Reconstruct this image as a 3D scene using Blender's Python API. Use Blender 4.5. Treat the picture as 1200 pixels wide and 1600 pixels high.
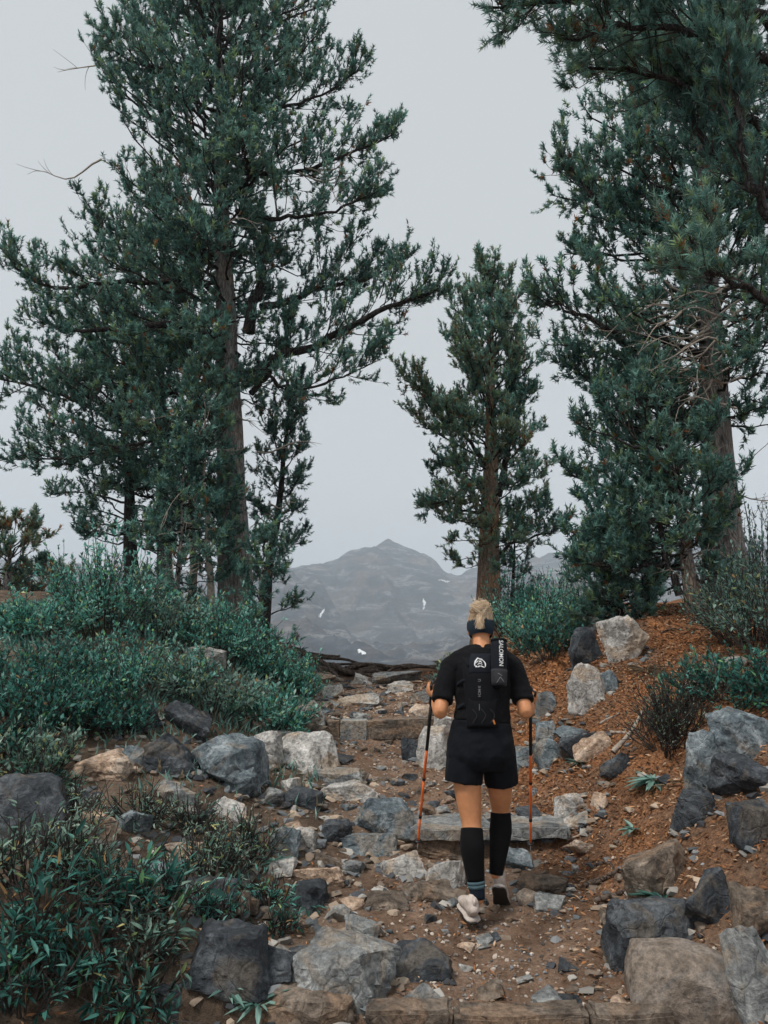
import bpy, bmesh, math, random
import numpy as np
from mathutils import Vector, Matrix

# ---------------------------------------------------------------- camera, world, sun, exposure
SC = bpy.context.scene
COL = SC.collection
for o in list(bpy.data.objects):
    bpy.data.objects.remove(o)
PITCH = math.radians(10.3); FPX = 1156.0; CAMZ = 1.5
cam_d = bpy.data.cameras.new('camera'); cam = bpy.data.objects.new('camera', cam_d); COL.objects.link(cam)
cam.location = (0, 0, CAMZ); cam.rotation_euler = (math.pi / 2 + PITCH, 0, 0)
cam_d.sensor_fit = 'VERTICAL'; cam_d.sensor_height = 36.0; cam_d.lens = 36.0 * FPX / 1600
cam_d.clip_start = 0.05; cam_d.clip_end = 12000
SC.camera = cam

SUN_EL = 60.0                        # soft light from high up, over the left shoulder
wd = bpy.data.worlds.new('World'); SC.world = wd; wd.use_nodes = True
nt = wd.node_tree; nt.nodes.clear()
sky = nt.nodes.new('ShaderNodeTexSky'); sky.sky_type = 'NISHITA'; sky.sun_disc = False
sky.sun_elevation = math.radians(SUN_EL); sky.sun_rotation = math.radians(-20)
sky.air_density = 1.0; sky.dust_density = 6.0; sky.ozone_density = 1.0; sky.altitude = 2500
hs = nt.nodes.new('ShaderNodeHueSaturation'); hs.inputs['Saturation'].default_value = 0.12
mx = nt.nodes.new('ShaderNodeMix'); mx.data_type = 'RGBA'; mx.inputs[0].default_value = 0.75
mx.inputs[7].default_value = (6.3, 6.6, 6.75, 1)      # the even overcast layer
bgn = nt.nodes.new('ShaderNodeBackground'); bgn.inputs['Strength'].default_value = 0.060
wo = nt.nodes.new('ShaderNodeOutputWorld')
nt.links.new(sky.outputs[0], hs.inputs['Color']); nt.links.new(hs.outputs[0], mx.inputs[6])
nt.links.new(mx.outputs[2], bgn.inputs['Color']); nt.links.new(bgn.outputs[0], wo.inputs['Surface'])

sun_d = bpy.data.lights.new('sun', 'SUN'); sun_d.energy = 1.5; sun_d.angle = math.radians(12); sun_d.color = (1.0, 0.95, 0.88)
sun = bpy.data.objects.new('sun', sun_d); COL.objects.link(sun)
_to = Vector((-0.45, -0.40, 0.0)).normalized() * math.cos(math.radians(SUN_EL)) + Vector((0, 0, math.sin(math.radians(SUN_EL))))
sun.rotation_euler = _to.to_track_quat('Z', 'Y').to_euler()
sky.sun_rotation = math.atan2(_to.x, _to.y)

vs = SC.view_settings
vs.view_transform = 'Standard'; vs.look = 'None'; vs.exposure = 0.95; vs.gamma = 1.0; vs.use_curve_mapping = False
SC.render.engine = 'CYCLES'
cy = SC.cycles
cy.max_bounces = 6; cy.diffuse_bounces = 3; cy.glossy_bounces = 2; cy.transmission_bounces = 3; cy.volume_bounces = 1
cy.transparent_max_bounces = 4; cy.caustics_reflective = False; cy.caustics_refractive = False
cy.use_adaptive_sampling = True; cy.adaptive_threshold = 0.02
cy.use_denoising = True
try: cy.denoiser = 'OPENIMAGEDENOISE'
except Exception: pass

# ---------------------------------------------------------------- small helpers
CT, ST = math.cos(PITCH), math.sin(PITCH)
def ray(px, py):
    u = (px - 600) / FPX; v = (800 - py) / FPX
    return np.array([u, CT - v * ST, ST + v * CT])
def P(px, py, Y):                                    # the point Y metres ahead seen at a pixel
    d = ray(px, py); return np.array([0, 0, CAMZ]) + d * (Y / d[1])
def mpp(px, py, Y):                                  # metres to a pixel there
    return Y / ray(px, py)[1] / FPX

_rp = np.random.RandomState(7)
_perm = np.concatenate([_rp.permutation(256)] * 3)
_grad = _rp.normal(size=(256, 3)); _grad /= np.linalg.norm(_grad, axis=1)[:, None]
def pnoise(p):
    p = np.asarray(p, float); i = np.floor(p).astype(int); f = p - i; i &= 255
    w = f * f * f * (f * (f * 6 - 15) + 10); out = 0
    for dx in (0, 1):
        for dy in (0, 1):
            for dz in (0, 1):
                h = _perm[_perm[_perm[(i[:, 0] + dx) & 255] + ((i[:, 1] + dy) & 255)] + ((i[:, 2] + dz) & 255)]
                g = _grad[h]
                d = g[:, 0] * (f[:, 0] - dx) + g[:, 1] * (f[:, 1] - dy) + g[:, 2] * (f[:, 2] - dz)
                out = out + d * np.where(dx, w[:, 0], 1 - w[:, 0]) * np.where(dy, w[:, 1], 1 - w[:, 1]) * np.where(dz, w[:, 2], 1 - w[:, 2])
    return out * 1.5
def fbm(p, o=4, rid=False):
    p = np.asarray(p, float); s = 0; a = 1.0; t = 0
    for k in range(o):
        n = pnoise(p * (2 ** k) + 17.3 * k)
        s = s + a * ((1 - 2 * np.abs(n)) if rid else n); t += a; a *= 0.5
    return s / t
def nrm(v):
    return v / np.maximum(np.linalg.norm(v, axis=-1, keepdims=True), 1e-9)

class MB:                                            # collects triangles and quads, builds ONE mesh object
    def __init__(s): s.v = []; s.t = []; s.q = []; s.c = []; s.n = 0
    def add(s, v, f, col=None):
        v = np.asarray(v, np.float32).reshape(-1, 3); f = np.asarray(f, np.int64)
        if len(v) == 0 or len(f) == 0: return s
        (s.t if f.shape[1] == 3 else s.q).append(f + s.n); s.v.append(v); s.n += len(v)
        if col is not None:
            c = np.ones((len(v), 4), np.float32); c[:, :3] = col; s.c.append(c)
        return s
    def build(s, name, mat, parent=None, smooth=False):
        me = bpy.data.meshes.new(name)
        v = np.concatenate(s.v) if s.v else np.zeros((0, 3), np.float32)
        t = np.concatenate(s.t) if s.t else np.zeros((0, 3), int); q = np.concatenate(s.q) if s.q else np.zeros((0, 4), int)
        me.vertices.add(len(v)); me.vertices.foreach_set('co', v.ravel())
        loops = np.concatenate([t.ravel(), q.ravel()]).astype(np.int32)
        tot = np.concatenate([np.full(len(t), 3), np.full(len(q), 4)]).astype(np.int32)
        st = np.concatenate([[0], np.cumsum(tot)[:-1]]).astype(np.int32) if len(tot) else tot
        me.loops.add(len(loops)); me.loops.foreach_set('vertex_index', loops)
        me.polygons.add(len(tot)); me.polygons.foreach_set('loop_start', st); me.polygons.foreach_set('loop_total', tot)
        me.polygons.foreach_set('use_smooth', np.full(len(tot), smooth, dtype=bool))
        if s.c and sum(len(c) for c in s.c) == len(v):
            a = me.color_attributes.new('col', 'FLOAT_COLOR', 'POINT'); a.data.foreach_set('color', np.concatenate(s.c).ravel())
        me.update(calc_edges=True)
        me.materials.append(mat)
        return link(name, me, parent)
def link(name, data, parent=None):
    o = bpy.data.objects.new(name, data); COL.objects.link(o)
    if parent is not None:
        o.parent = parent; o.matrix_parent_inverse = Matrix.Translation(parent.location).inverted()
    return o
def tag(o, label=None, cat=None, group=None, kind=None):
    if label: o['label'] = label
    if cat: o['category'] = cat
    if group: o['group'] = group
    if kind: o['kind'] = kind
    return o
def empty(name, loc, label, cat, group=None):
    o = bpy.data.objects.new(name, None); COL.objects.link(o); o.location = Vector([float(a) for a in loc]); o.empty_display_size = 0.1
    return tag(o, label, cat, group)

def tubes(Pt, R, n=5, cap=True):                     # many tapered tubes at once: Pt (B,K,3), R (B,K)
    Pt = np.asarray(Pt, float); R = np.asarray(R, float); B, K, _ = Pt.shape
    T = nrm(np.gradient(Pt, axis=1)); m = nrm(T.mean(1))
    ref = np.where(np.abs(m[:, 2:3]) < 0.8, np.array([[0, 0, 1.0]]), np.array([[1.0, 0.13, 0]]))
    A = nrm(np.cross(T, ref[:, None, :])); Bv = np.cross(T, A)
    an = np.arange(n) * 2 * math.pi / n
    V = Pt[:, :, None, :] + R[:, :, None, None] * (np.cos(an)[None, None, :, None] * A[:, :, None, :] + np.sin(an)[None, None, :, None] * Bv[:, :, None, :])
    V = V.reshape(-1, 3)
    b, k, j = np.meshgrid(np.arange(B), np.arange(K - 1), np.arange(n), indexing='ij'); j2 = (j + 1) % n
    f = lambda k_, j_: b * K * n + k_ * n + j_
    F = np.stack([f(k, j), f(k, j2), f(k + 1, j2), f(k + 1, j)], -1).reshape(-1, 4)
    return V, F
def curve(pts, k=9):                                 # smooth polyline through points (Catmull-Rom), k points
    p = np.asarray(pts, float)
    if len(p) == 2: return p[0] + (p[1] - p[0]) * np.linspace(0, 1, k)[:, None]
    e = np.concatenate([[2 * p[0] - p[1]], p, [2 * p[-1] - p[-2]]]); o = []
    for t in np.linspace(0, len(p) - 1 - 1e-6, k):
        i = int(t); u = t - i; a, b, c, d = e[i], e[i + 1], e[i + 2], e[i + 3]
        o.append(0.5 * ((2 * b) + (c - a) * u + (2 * a - 5 * b + 4 * c - d) * u * u + (3 * b - a - 3 * c + d) * u ** 3))
    return np.array(o)
def scatter(V, F, pos, fwd, up, sc):                 # copies of a little shape: its +Y along fwd, its +Z towards up
    f = nrm(fwd); r = nrm(np.cross(f, up)); u = np.cross(r, f)
    M = np.stack([r, f, u], 1) * np.asarray(sc)[:, None, None]
    W = np.einsum('mj,njk->nmk', V, M) + pos[:, None, :]
    N, m = len(pos), len(V)
    G = (F[None] + (np.arange(N) * m)[:, None, None]).reshape(-1, F.shape[1])
    return W.reshape(-1, 3), G, m

# ---------------------------------------------------------------- materials
def mat(name):
    m = bpy.data.materials.new(name); m.use_nodes = True
    nt = m.node_tree; return m, nt, nt.nodes['Principled BSDF']
def nd(nt, typ, **kw):
    n = nt.nodes.new(typ)
    for k, v in kw.items():
        if k in n.inputs: n.inputs[k].default_value = v
        else: setattr(n, k, v)
    return n
def ramp(nt, src, stops):
    r = nt.nodes.new('ShaderNodeValToRGB'); e = r.color_ramp.elements
    while len(e) < len(stops): e.new(0.5)
    for i, (p_, c) in enumerate(stops): e[i].position = p_; e[i].color = (*c, 1) if len(c) == 3 else c
    nt.links.new(src, r.inputs[0]); return r.outputs[0]
def mixc(nt, fac, a, b, mode='MIX'):
    m = nt.nodes.new('ShaderNodeMix'); m.data_type = 'RGBA'; m.blend_type = mode
    for sock, val in ((m.inputs[0], fac), (m.inputs[6], a), (m.inputs[7], b)):
        if hasattr(val, 'is_output'): nt.links.new(val, sock)
        elif isinstance(val, (int, float)): sock.default_value = val
        else: sock.default_value = (*val, 1)
    return m.outputs[2]
def noise(nt, vec, scale, detail=6, rough=0.6, dist=0.0):
    n = nd(nt, 'ShaderNodeTexNoise', Scale=scale, Detail=detail, Roughness=rough, Distortion=dist)
    if vec is not None: nt.links.new(vec, n.inputs['Vector'])
    return n.outputs['Fac']
def bump(nt, bs, h, strength=0.5, dist=0.02):
    b = nd(nt, 'ShaderNodeBump', Strength=strength, Distance=dist); nt.links.new(h, b.inputs['Height']); nt.links.new(b.outputs[0], bs.inputs['Normal'])
def objco(nt): return nt.nodes.new('ShaderNodeTexCoord').outputs['Object']
def worldco(nt): return nt.nodes.new('ShaderNodeNewGeometry').outputs['Position']

def m_plain(name, c, rough=0.7, spec=0.3, var=0.25, sc=60, bst=0.15, bd=0.002):
    m, nt, bs = mat(name); co = worldco(nt); f = noise(nt, co, sc)
    nt.links.new(ramp(nt, f, [(0.25, [a * (1 - var) for a in c]), (0.75, [min(1, a * (1 + var)) for a in c])]), bs.inputs['Base Color'])
    bs.inputs['Roughness'].default_value = rough; bs.inputs['Specular IOR Level'].default_value = spec
    bump(nt, bs, f, bst, bd); return m
def m_leaf(name, transl=0.3, rough=0.55, spec=0.25):
    m, nt, bs = mat(name)
    at = nt.nodes.new('ShaderNodeVertexColor'); at.layer_name = 'col'
    nt.links.new(at.outputs[0], bs.inputs['Base Color']); bs.inputs['Roughness'].default_value = rough; bs.inputs['Specular IOR Level'].default_value = spec
    tr = nt.nodes.new('ShaderNodeBsdfTranslucent'); nt.links.new(at.outputs[0], tr.inputs[0])
    ms = nt.nodes.new('ShaderNodeMixShader'); ms.inputs[0].default_value = transl
    nt.links.new(bs.outputs[0], ms.inputs[1]); nt.links.new(tr.outputs[0], ms.inputs[2])
    nt.links.new(ms.outputs[0], nt.nodes['Material Output'].inputs[0]); return m
def m_rock(name, dark, mid, light, patch, pamt, rough=0.85, crack=1.0):
    m, nt, bs = mat(name); co = worldco(nt)
    a = noise(nt, co, 5.5, 10, 0.68, 0.6); b = noise(nt, co, 38, 8, 0.7); c = noise(nt, co, 3.1, 5, 0.62, 1.2)
    col = ramp(nt, a, [(0.36, dark), (0.5, mid), (0.66, light)])
    sp = ramp(nt, b, [(0.36, (0.42, 0.42, 0.43)), (0.50, (0.95, 0.95, 0.95)), (0.66, (1.5, 1.48, 1.45))])
    col = mixc(nt, 0.85, col, sp, 'MULTIPLY')
    pm = ramp(nt, c, [(0.60 - 0.25 * pamt, (0, 0, 0)), (0.68 - 0.22 * pamt, (1, 1, 1))])
    mp = nt.nodes.new('ShaderNodeMath'); mp.operation = 'MULTIPLY'; mp.inputs[1].default_value = 0.75
    nt.links.new(pm, mp.inputs[0])
    col = mixc(nt, mp.outputs[0], col, mixc(nt, 0.8, patch, sp, 'MULTIPLY'))
    ckslot = col
    nt.links.new(ramp(nt, b, [(0.2, (rough - 0.2,) * 3), (0.8, (min(1, rough + 0.1),) * 3)]), bs.inputs['Roughness'])
    bs.inputs['Specular IOR Level'].default_value = 0.35
    vo = nd(nt, 'ShaderNodeTexVoronoi', Scale=5.0); vo.feature = 'DISTANCE_TO_EDGE'
    wv = nt.nodes.new('ShaderNodeVectorMath'); wv.operation = 'ADD'
    nz = nd(nt, 'ShaderNodeTexNoise', Scale=2.2, Detail=3.0); nt.links.new(co, nz.inputs['Vector'])
    nt.links.new(co, wv.inputs[0]); nt.links.new(nz.outputs['Color'], wv.inputs[1]); nt.links.new(wv.outputs[0], vo.inputs['Vector'])
    cr = ramp(nt, vo.outputs['Distance'], [(0.0, (0, 0, 0)), (0.05, (1, 1, 1))])
    nt.links.new(mixc(nt, 0.28 * crack, ckslot, ramp(nt, vo.outputs['Distance'], [(0.0, (.3, .28, .26)), (0.022, (1, 1, 1))]), 'MULTIPLY'), bs.inputs['Base Color'])
    s1 = nt.nodes.new('ShaderNodeMath'); s1.operation = 'MULTIPLY_ADD'; s1.inputs[1].default_value = 0.12 * crack
    nt.links.new(cr, s1.inputs[0]); nt.links.new(a, s1.inputs[2])
    s2 = nt.nodes.new('ShaderNodeMath'); s2.operation = 'MULTIPLY_ADD'; s2.inputs[1].default_value = 0.45
    nt.links.new(b, s2.inputs[0]); nt.links.new(s1.outputs[0], s2.inputs[2])
    bump(nt, bs, s2.outputs[0], 1.0, 0.028); return m
M = {}
M['rock_blue'] = m_rock('rock_blue', (.05, .066, .08), (.145, .18, .20), (.36, .40, .42), (.26, .23, .195), .3)
M['rock_dark'] = m_rock('rock_dark', (.02, .024, .03), (.05, .058, .068), (.15, .165, .18), (.13, .11, .09), .25)
M['rock_pale'] = m_rock('rock_pale', (.19, .18, .165), (.42, .405, .385), (.66, .64, .61), (.42, .32, .23), .4)
M['rock_grey'] = m_rock('rock_grey', (.09, .095, .10), (.225, .235, .235), (.44, .45, .44), (.31, .25, .19), .35)
M['rock_tan'] = m_rock('rock_tan', (.24, .165, .12), (.48, .34, .245), (.68, .55, .44), (.46, .40, .34), .3)
M['rock_brown'] = m_rock('rock_brown', (.05, .04, .033), (.15, .118, .092), (.31, .25, .20), (.27, .18, .12), .45)
M['rock_boulder'] = m_rock('rock_boulder', (.12, .095, .075), (.23, .185, .15), (.34, .29, .25), (.20, .19, .18), .4, crack=.3)

def m_bark(name, dark, mid, light, sz=(7, 7, 1.6), warm=None, wamt=0.0):
    m, nt, bs = mat(name); co = worldco(nt)
    mp = nt.nodes.new('ShaderNodeMapping'); mp.inputs['Scale'].default_value = sz; nt.links.new(co, mp.inputs[0])
    a = noise(nt, mp.outputs[0], 3.0, 10, 0.7, 0.5)
    vo = nd(nt, 'ShaderNodeTexVoronoi', Scale=4.5); vo.feature = 'DISTANCE_TO_EDGE'; nt.links.new(mp.outputs[0], vo.inputs['Vector'])
    cr = ramp(nt, vo.outputs['Distance'], [(0.0, (0, 0, 0)), (0.16, (1, 1, 1))])
    col = ramp(nt, a, [(0.3, dark), (0.5, mid), (0.72, light)])
    if warm:
        wn = noise(nt, co, 1.3, 4, 0.6)
        col = mixc(nt, ramp(nt, wn, [(0.52 - wamt * .3, (0, 0, 0)), (0.68 - wamt * .3, (1, 1, 1))]), col, mixc(nt, 0.8, warm, ramp(nt, a, [(0.3, (.5, .5, .5)), (0.7, (1.3, 1.3, 1.3))]), 'MULTIPLY'))
    col = mixc(nt, 0.6, col, ramp(nt, vo.outputs['Distance'], [(0.0, (.35, .33, .32)), (0.14, (1, 1, 1))]), 'MULTIPLY')
    nt.links.new(col, bs.inputs['Base Color']); bs.inputs['Roughness'].default_value = 0.92; bs.inputs['Specular IOR Level'].default_value = 0.2
    s1 = nt.nodes.new('ShaderNodeMath'); s1.operation = 'MULTIPLY_ADD'; s1.inputs[1].default_value = 0.5
    nt.links.new(cr, s1.inputs[0]); nt.links.new(a, s1.inputs[2]); bump(nt, bs, s1.outputs[0], 0.9, 0.03); return m
M['bark'] = m_bark('bark', (.085, .08, .077), (.25, .235, .222), (.45, .42, .39), warm=(.40, .30, .225), wamt=-.1)
M['bark_warm'] = m_bark('bark_warm', (.10, .072, .058), (.29, .21, .16), (.48, .39, .31), warm=(.46, .28, .175), wamt=.35)
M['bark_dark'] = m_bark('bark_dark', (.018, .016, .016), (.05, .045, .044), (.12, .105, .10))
M['twig'] = m_plain('twig', (.05, .042, .038), .9, .15, .5, 30, .5, .004)
M['dead_wood'] = m_plain('dead_wood', (.36, .31, .265), .9, .15, .4, 25, .5, .004)
M['root'] = m_bark('root', (.04, .03, .026), (.14, .105, .085), (.28, .22, .18), (5, 5, 5))
M['needle'] = m_leaf('needle', .34, .5, .35)
M['leaf'] = m_leaf('leaf', .40, .45, .4)
M['litter'] = m_leaf('litter', .08, .85, .15)
M['pebble'] = m_leaf('pebble', 0.0, .85, .3)
# ---------------------------------------------------------------- the ground
def ip(y, xs, zs): return np.interp(y, xs, zs)
def xc(y): return ip(y, [0, 3, 4.4, 5.5, 8, 12, 16], [.55, .52, .46, .50, .08, -.02, -.1])
def hw(y): return ip(y, [0, 3.4, 4.4, 5.5, 8, 12, 16], [.62, .62, .80, .78, .64, .95, 1.1])
def zp(y):
    return ip(y, [-6, 0, 2, 3.30, 3.40, 4.4, 5.40, 5.56, 7.92, 8.08, 10.2, 12, 13.1, 14.2, 16, 20, 40, 100, 140],
              [-.9, -.7, -.42, -.16, .02, .01, .12, .24, .55, .70, .84, 1.0, 1.17, 1.12, .6, -1.0, -9, -30, -40])
def gz(x, y):
    x = np.asarray(x, float); y = np.asarray(y, float)
    d = x - xc(y); w = hw(y)
    sl = np.maximum(-d - w, 0); sr = np.maximum(d - w, 0)
    fl = ip(y, [0, 3, 5.5, 8, 12, 16, 22], [.42, .5, .68, 1.0, 1.05, .75, .2])
    fr = ip(y, [0, 3, 4.2, 6, 8, 12, 16, 24], [.55, .75, 1.15, 1.12, 1.0, .9, .8, .3])
    z = zp(y) + fl * ip(sl, [0, .5, 1.3, 2.5, 4, 8, 20], [0, .15, .60, 1.0, 1.2, 1.5, 1.9]) \
              + fr * ip(sr, [0, .5, 1.1, 1.9, 3.2, 6, 10, 20], [0, .34, .75, .96, 1.22, 1.6, 2.0, 2.4])
    z = z + 15 * (1 - np.exp(-np.maximum(-x - 7.5, 0) / 12)) * np.exp(-((y - 22) / 9) ** 2)
    z = z - .05 * np.exp(-(d / (w * .6)) ** 2)
    sh = x.shape; q = np.stack([x.ravel(), y.ravel(), np.zeros(x.size)], 1)
    amt = np.clip((np.abs(d) - w * .6) / .8, 0, 1).ravel() * .09 + .012
    amt = amt * (1 + np.clip((y.ravel() - 16) / 10, 0, 6))
    return z + (amt * fbm(q * .9, 3) * 1.6 + .018 * fbm(q * 5.1 + 3, 3)).reshape(sh)
def hit(px, py, y0=.9, y1=60):
    d = ray(px, py); Y = np.concatenate([np.arange(y0, 16, .01), np.arange(16, y1, .1)])
    k = Y / d[1]; X = d[0] * k; Z = CAMZ + d[2] * k
    b = np.nonzero(Z < gz(X, Y))[0]
    i = b[0] if len(b) else len(Y) - 1
    return np.array([X[i], Y[i], Z[i]])
def on(x, y, dz=0.0): return np.array([x, y, float(gz(x, y)) + dz])

gx = np.concatenate([-8 - np.cumsum(np.linspace(.12, 3.2, 34))[::-1], np.arange(-8, -3.2, .07), np.arange(-3.2, 3.6, .041), np.arange(3.6, 8, .07), 8 + np.cumsum(np.linspace(.12, 3.2, 34))])
gy = np.concatenate([np.arange(-5, 1.2, .25), np.arange(1.2, 9, .041), np.arange(9, 15, .06), 15 + np.cumsum(np.linspace(.1, 3.4, 62))])
GX, GY = np.meshgrid(gx, gy); GZ = gz(GX, GY)
q = np.stack([GX.ravel(), GY.ravel(), np.zeros(GX.size)], 1)
GZ = GZ + ((.012 * fbm(q * 14, 3) + .006 * fbm(q * 40 + 5, 2)) * np.clip((20 - q[:, 1]) / 6, 0, 1)).reshape(GZ.shape)
def litter_mask(x, y):
    d = x - xc(y); w = hw(y); n = fbm(np.stack([x, y, 0 * x], -1).reshape(-1, 3) * 1.7 + 9, 4).reshape(np.shape(x))
    right = np.clip((d - w * .45) / .5 + n * .9, 0, 1) * np.clip((y - 2.6) / 3.2, .3, 1)
    return right * np.clip((14.5 - y) / 2, 0, 1)
lm = litter_mask(GX, GY).ravel()
dd = np.abs((GX - xc(GY)).ravel()) / hw(GY).ravel()
gcol = np.ones((GX.size, 3), np.float32); gcol[:, 0] = lm
gcol[:, 1] = np.clip(1.35 - dd, 0, 1)                        # trodden dirt of the path
gcol[:, 2] = np.clip((GY.ravel() - 16) / 6, 0, 1)            # pale scree farther out
ny, nx = GX.shape
jj, ii = np.meshgrid(np.arange(ny - 1), np.arange(nx - 1), indexing='ij'); a0 = jj * nx + ii
GF = np.stack([a0, a0 + 1, a0 + nx + 1, a0 + nx], -1).reshape(-1, 4)
m, nt, bs = mat('dirt'); co = worldco(nt)
at = nt.nodes.new('ShaderNodeVertexColor'); at.layer_name = 'col'
sx = nt.nodes.new('ShaderNodeSeparateColor'); nt.links.new(at.outputs[0], sx.inputs[0])
n1 = noise(nt, co, 3.0, 10, .7, .4); n2 = noise(nt, co, 45, 8, .75); n3 = noise(nt, co, 160, 4, .6)
soil = ramp(nt, n1, [(.3, (.06, .042, .031)), (.5, (.14, .10, .073)), (.7, (.25, .185, .14))])
trod = ramp(nt, n1, [(.32, (.10, .061, .042)), (.5, (.225, .145, .10)), (.68, (.36, .25, .185))])
patch = noise(nt, co, 1.6, 7, .7, 1.0)
lit = ramp(nt, n2, [(.3, (.10, .04, .016)), (.5, (.30, .125, .052)), (.7, (.52, .26, .125))])
scree = ramp(nt, n1, [(.3, (.16, .14, .12)), (.7, (.36, .33, .29))])
c = mixc(nt, sx.outputs[1], soil, trod); 
lm2 = nt.nodes.new('ShaderNodeMath'); lm2.operation = 'MULTIPLY'; nt.links.new(ramp(nt, patch, [(.40, (.25, .25, .25)), (.58, (.95, .95, .95))]), lm2.inputs[1]); nt.links.new(sx.outputs[0], lm2.inputs[0])
c = mixc(nt, lm2.outputs[0], c, lit); c = mixc(nt, sx.outputs[2], c, scree)
c = mixc(nt, .8, c, ramp(nt, n2, [(.32, (.5, .48, .46)), (.5, (1, 1, 1)), (.68, (1.5, 1.48, 1.45))]), 'MULTIPLY')
c = mixc(nt, .5, c, ramp(nt, n3, [(.35, (.6, .6, .6)), (.65, (1.3, 1.3, 1.3))]), 'MULTIPLY')
nt.links.new(c, bs.inputs['Base Color']); bs.inputs['Roughness'].default_value = .95; bs.inputs['Specular IOR Level'].default_value = .15
ad = nt.nodes.new('ShaderNodeMath'); ad.operation = 'ADD'; nt.links.new(n2, ad.inputs[0]); nt.links.new(n3, ad.inputs[1])
bump(nt, bs, ad.outputs[0], .8, .018); M['dirt'] = m
ground = MB().add(np.stack([GX, GY, GZ], -1).reshape(-1, 3), GF, gcol).build('ground', M['dirt'], smooth=True)
tag(ground, 'brown dirt hillside with the rocky trail climbing between two banks', kind='structure')

# far valley and the mountain, one sheet running from behind the crest to the skyline
ang = np.radians(np.linspace(-38, 38, 330)); rr = np.concatenate([np.geomspace(95, 480, 40), np.linspace(495, 2600, 200), np.geomspace(2640, 6000, 18)])
AN, RR = np.meshgrid(ang, rr); FX = RR * np.sin(AN); FY = RR * np.cos(AN)
def far_h(x, y):
    q = np.stack([x.ravel(), y.ravel(), 0 * x.ravel()], 1)
    wx = x + 34 * fbm(q / 330 + 4, 3).reshape(x.shape) * np.clip((y - 500) / 900, 0, 1)
    ridge = 1.46 * ip(wx / 2300, [-1.5, -.6, -.25, -.14, -.09, -.055, -.025, .004, .03, .055, .078, .10, .15, .22, .35, .6, 1.5],
                          [210, 190, 150, 156, 166, 186, 208, 230, 211, 186, 156, 156, 166, 190, 230, 210, 240])
    t = np.clip((y - 480) / (2280 - 480), 0, 1)
    t = t + .05 * fbm(q / 240 + 8, 4).reshape(x.shape)
    prof = ip(t, [0, .12, .30, .46, .58, .70, .82, .92, 1.0, 1.06], [0, .02, .06, .15, .30, .52, .74, .90, .98, 1.0])
    back = np.clip((y - 2350) / 1200, 0, 1)
    h = -42 + (ridge + 42) * prof * (1 - .8 * back)
    # a bowl under the peak, a spur on either side of it, gullies running down towards the valley
    bowl = np.exp(-((wx - 80) / 150) ** 2) * np.exp(-((y - 1620) / 330) ** 2) * 95
    spur = np.exp(-((wx + 240 - (2000 - y) * .12) / 85) ** 2) * np.exp(-((y - 1500) / 420) ** 2) * 85 + np.exp(-((wx - 350 + (2000 - y) * .10) / 95) ** 2) * np.exp(-((y - 1350) / 420) ** 2) * 105
    h = h - bowl + spur
    amp = np.clip((y - 500) / 900, .02, 1) * (1 - .5 * back) * np.clip(1.35 - t, .25, 1)
    wq = np.stack([(x.ravel() + .25 * y.ravel()) / 150, y.ravel() / 620, 0 * x.ravel()], 1)
    rg = fbm(wq + 2.2, 6, True).reshape(x.shape)
    fine = fbm(q / 44 + 6, 4).reshape(x.shape)
    h = h + amp * (rg * 115 - 52 + fine * 24)
    tw = np.exp(-((wx - 270) / 60) ** 2) * np.exp(-((y - 2280) / 90) ** 2)                                             # broken towers on the col
    return h + tw * 26 * np.abs(pnoise(q / 24 + 3)).reshape(x.shape)
FZ = far_h(FX, FY)
nearw = np.clip((RR - 95) / 200, 0, 1); FZ = FZ * nearw + (1 - nearw) * -34
ny, nx = FX.shape
jj, ii = np.meshgrid(np.arange(ny - 1), np.arange(nx - 1), indexing='ij'); a0 = jj * nx + ii
FF = np.stack([a0, a0 + 1, a0 + nx + 1, a0 + nx], -1).reshape(-1, 4)
m, nt, bs = mat('mountain_rock'); co = worldco(nt)
mp = nt.nodes.new('ShaderNodeMapping'); mp.inputs['Scale'].default_value = (.006, .006, .026); mp.inputs['Rotation'].default_value = (0, .45, 0); nt.links.new(co, mp.inputs[0])
st = noise(nt, mp.outputs[0], 1.6, 8, .65, .8); bl = noise(nt, co, .012, 8, .65); fi = noise(nt, co, .09, 6, .7)
c = ramp(nt, st, [(.40, (.010, .016, .026)), (.48, (.03, .04, .056)), (.55, (.07, .08, .094)), (.60, (.26, .26, .265)), (.65, (.05, .056, .064))])
c = mixc(nt, ramp(nt, bl, [(.50, (0, 0, 0)), (.64, (.6, .6, .6))]), c, (.17, .12, .09))
c = mixc(nt, .8, c, ramp(nt, fi, [(.3, (.4, .4, .4)), (.7, (1.6, 1.6, 1.6))]), 'MULTIPLY')
nt.links.new(c, bs.inputs['Base Color']); bs.inputs['Roughness'].default_value = 1; bs.inputs['Specular IOR Level'].default_value = .1
bump(nt, bs, fi, 1.0, 14.0); M['mountain'] = m
mountain = MB().add(np.stack([FX, FY, FZ], -1).reshape(-1, 3), FF).build('mountain_terrain', M['mountain'], smooth=True)
tag(mountain, 'hazy bare rock mountain with a single peak beyond the valley', kind='structure')
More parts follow.
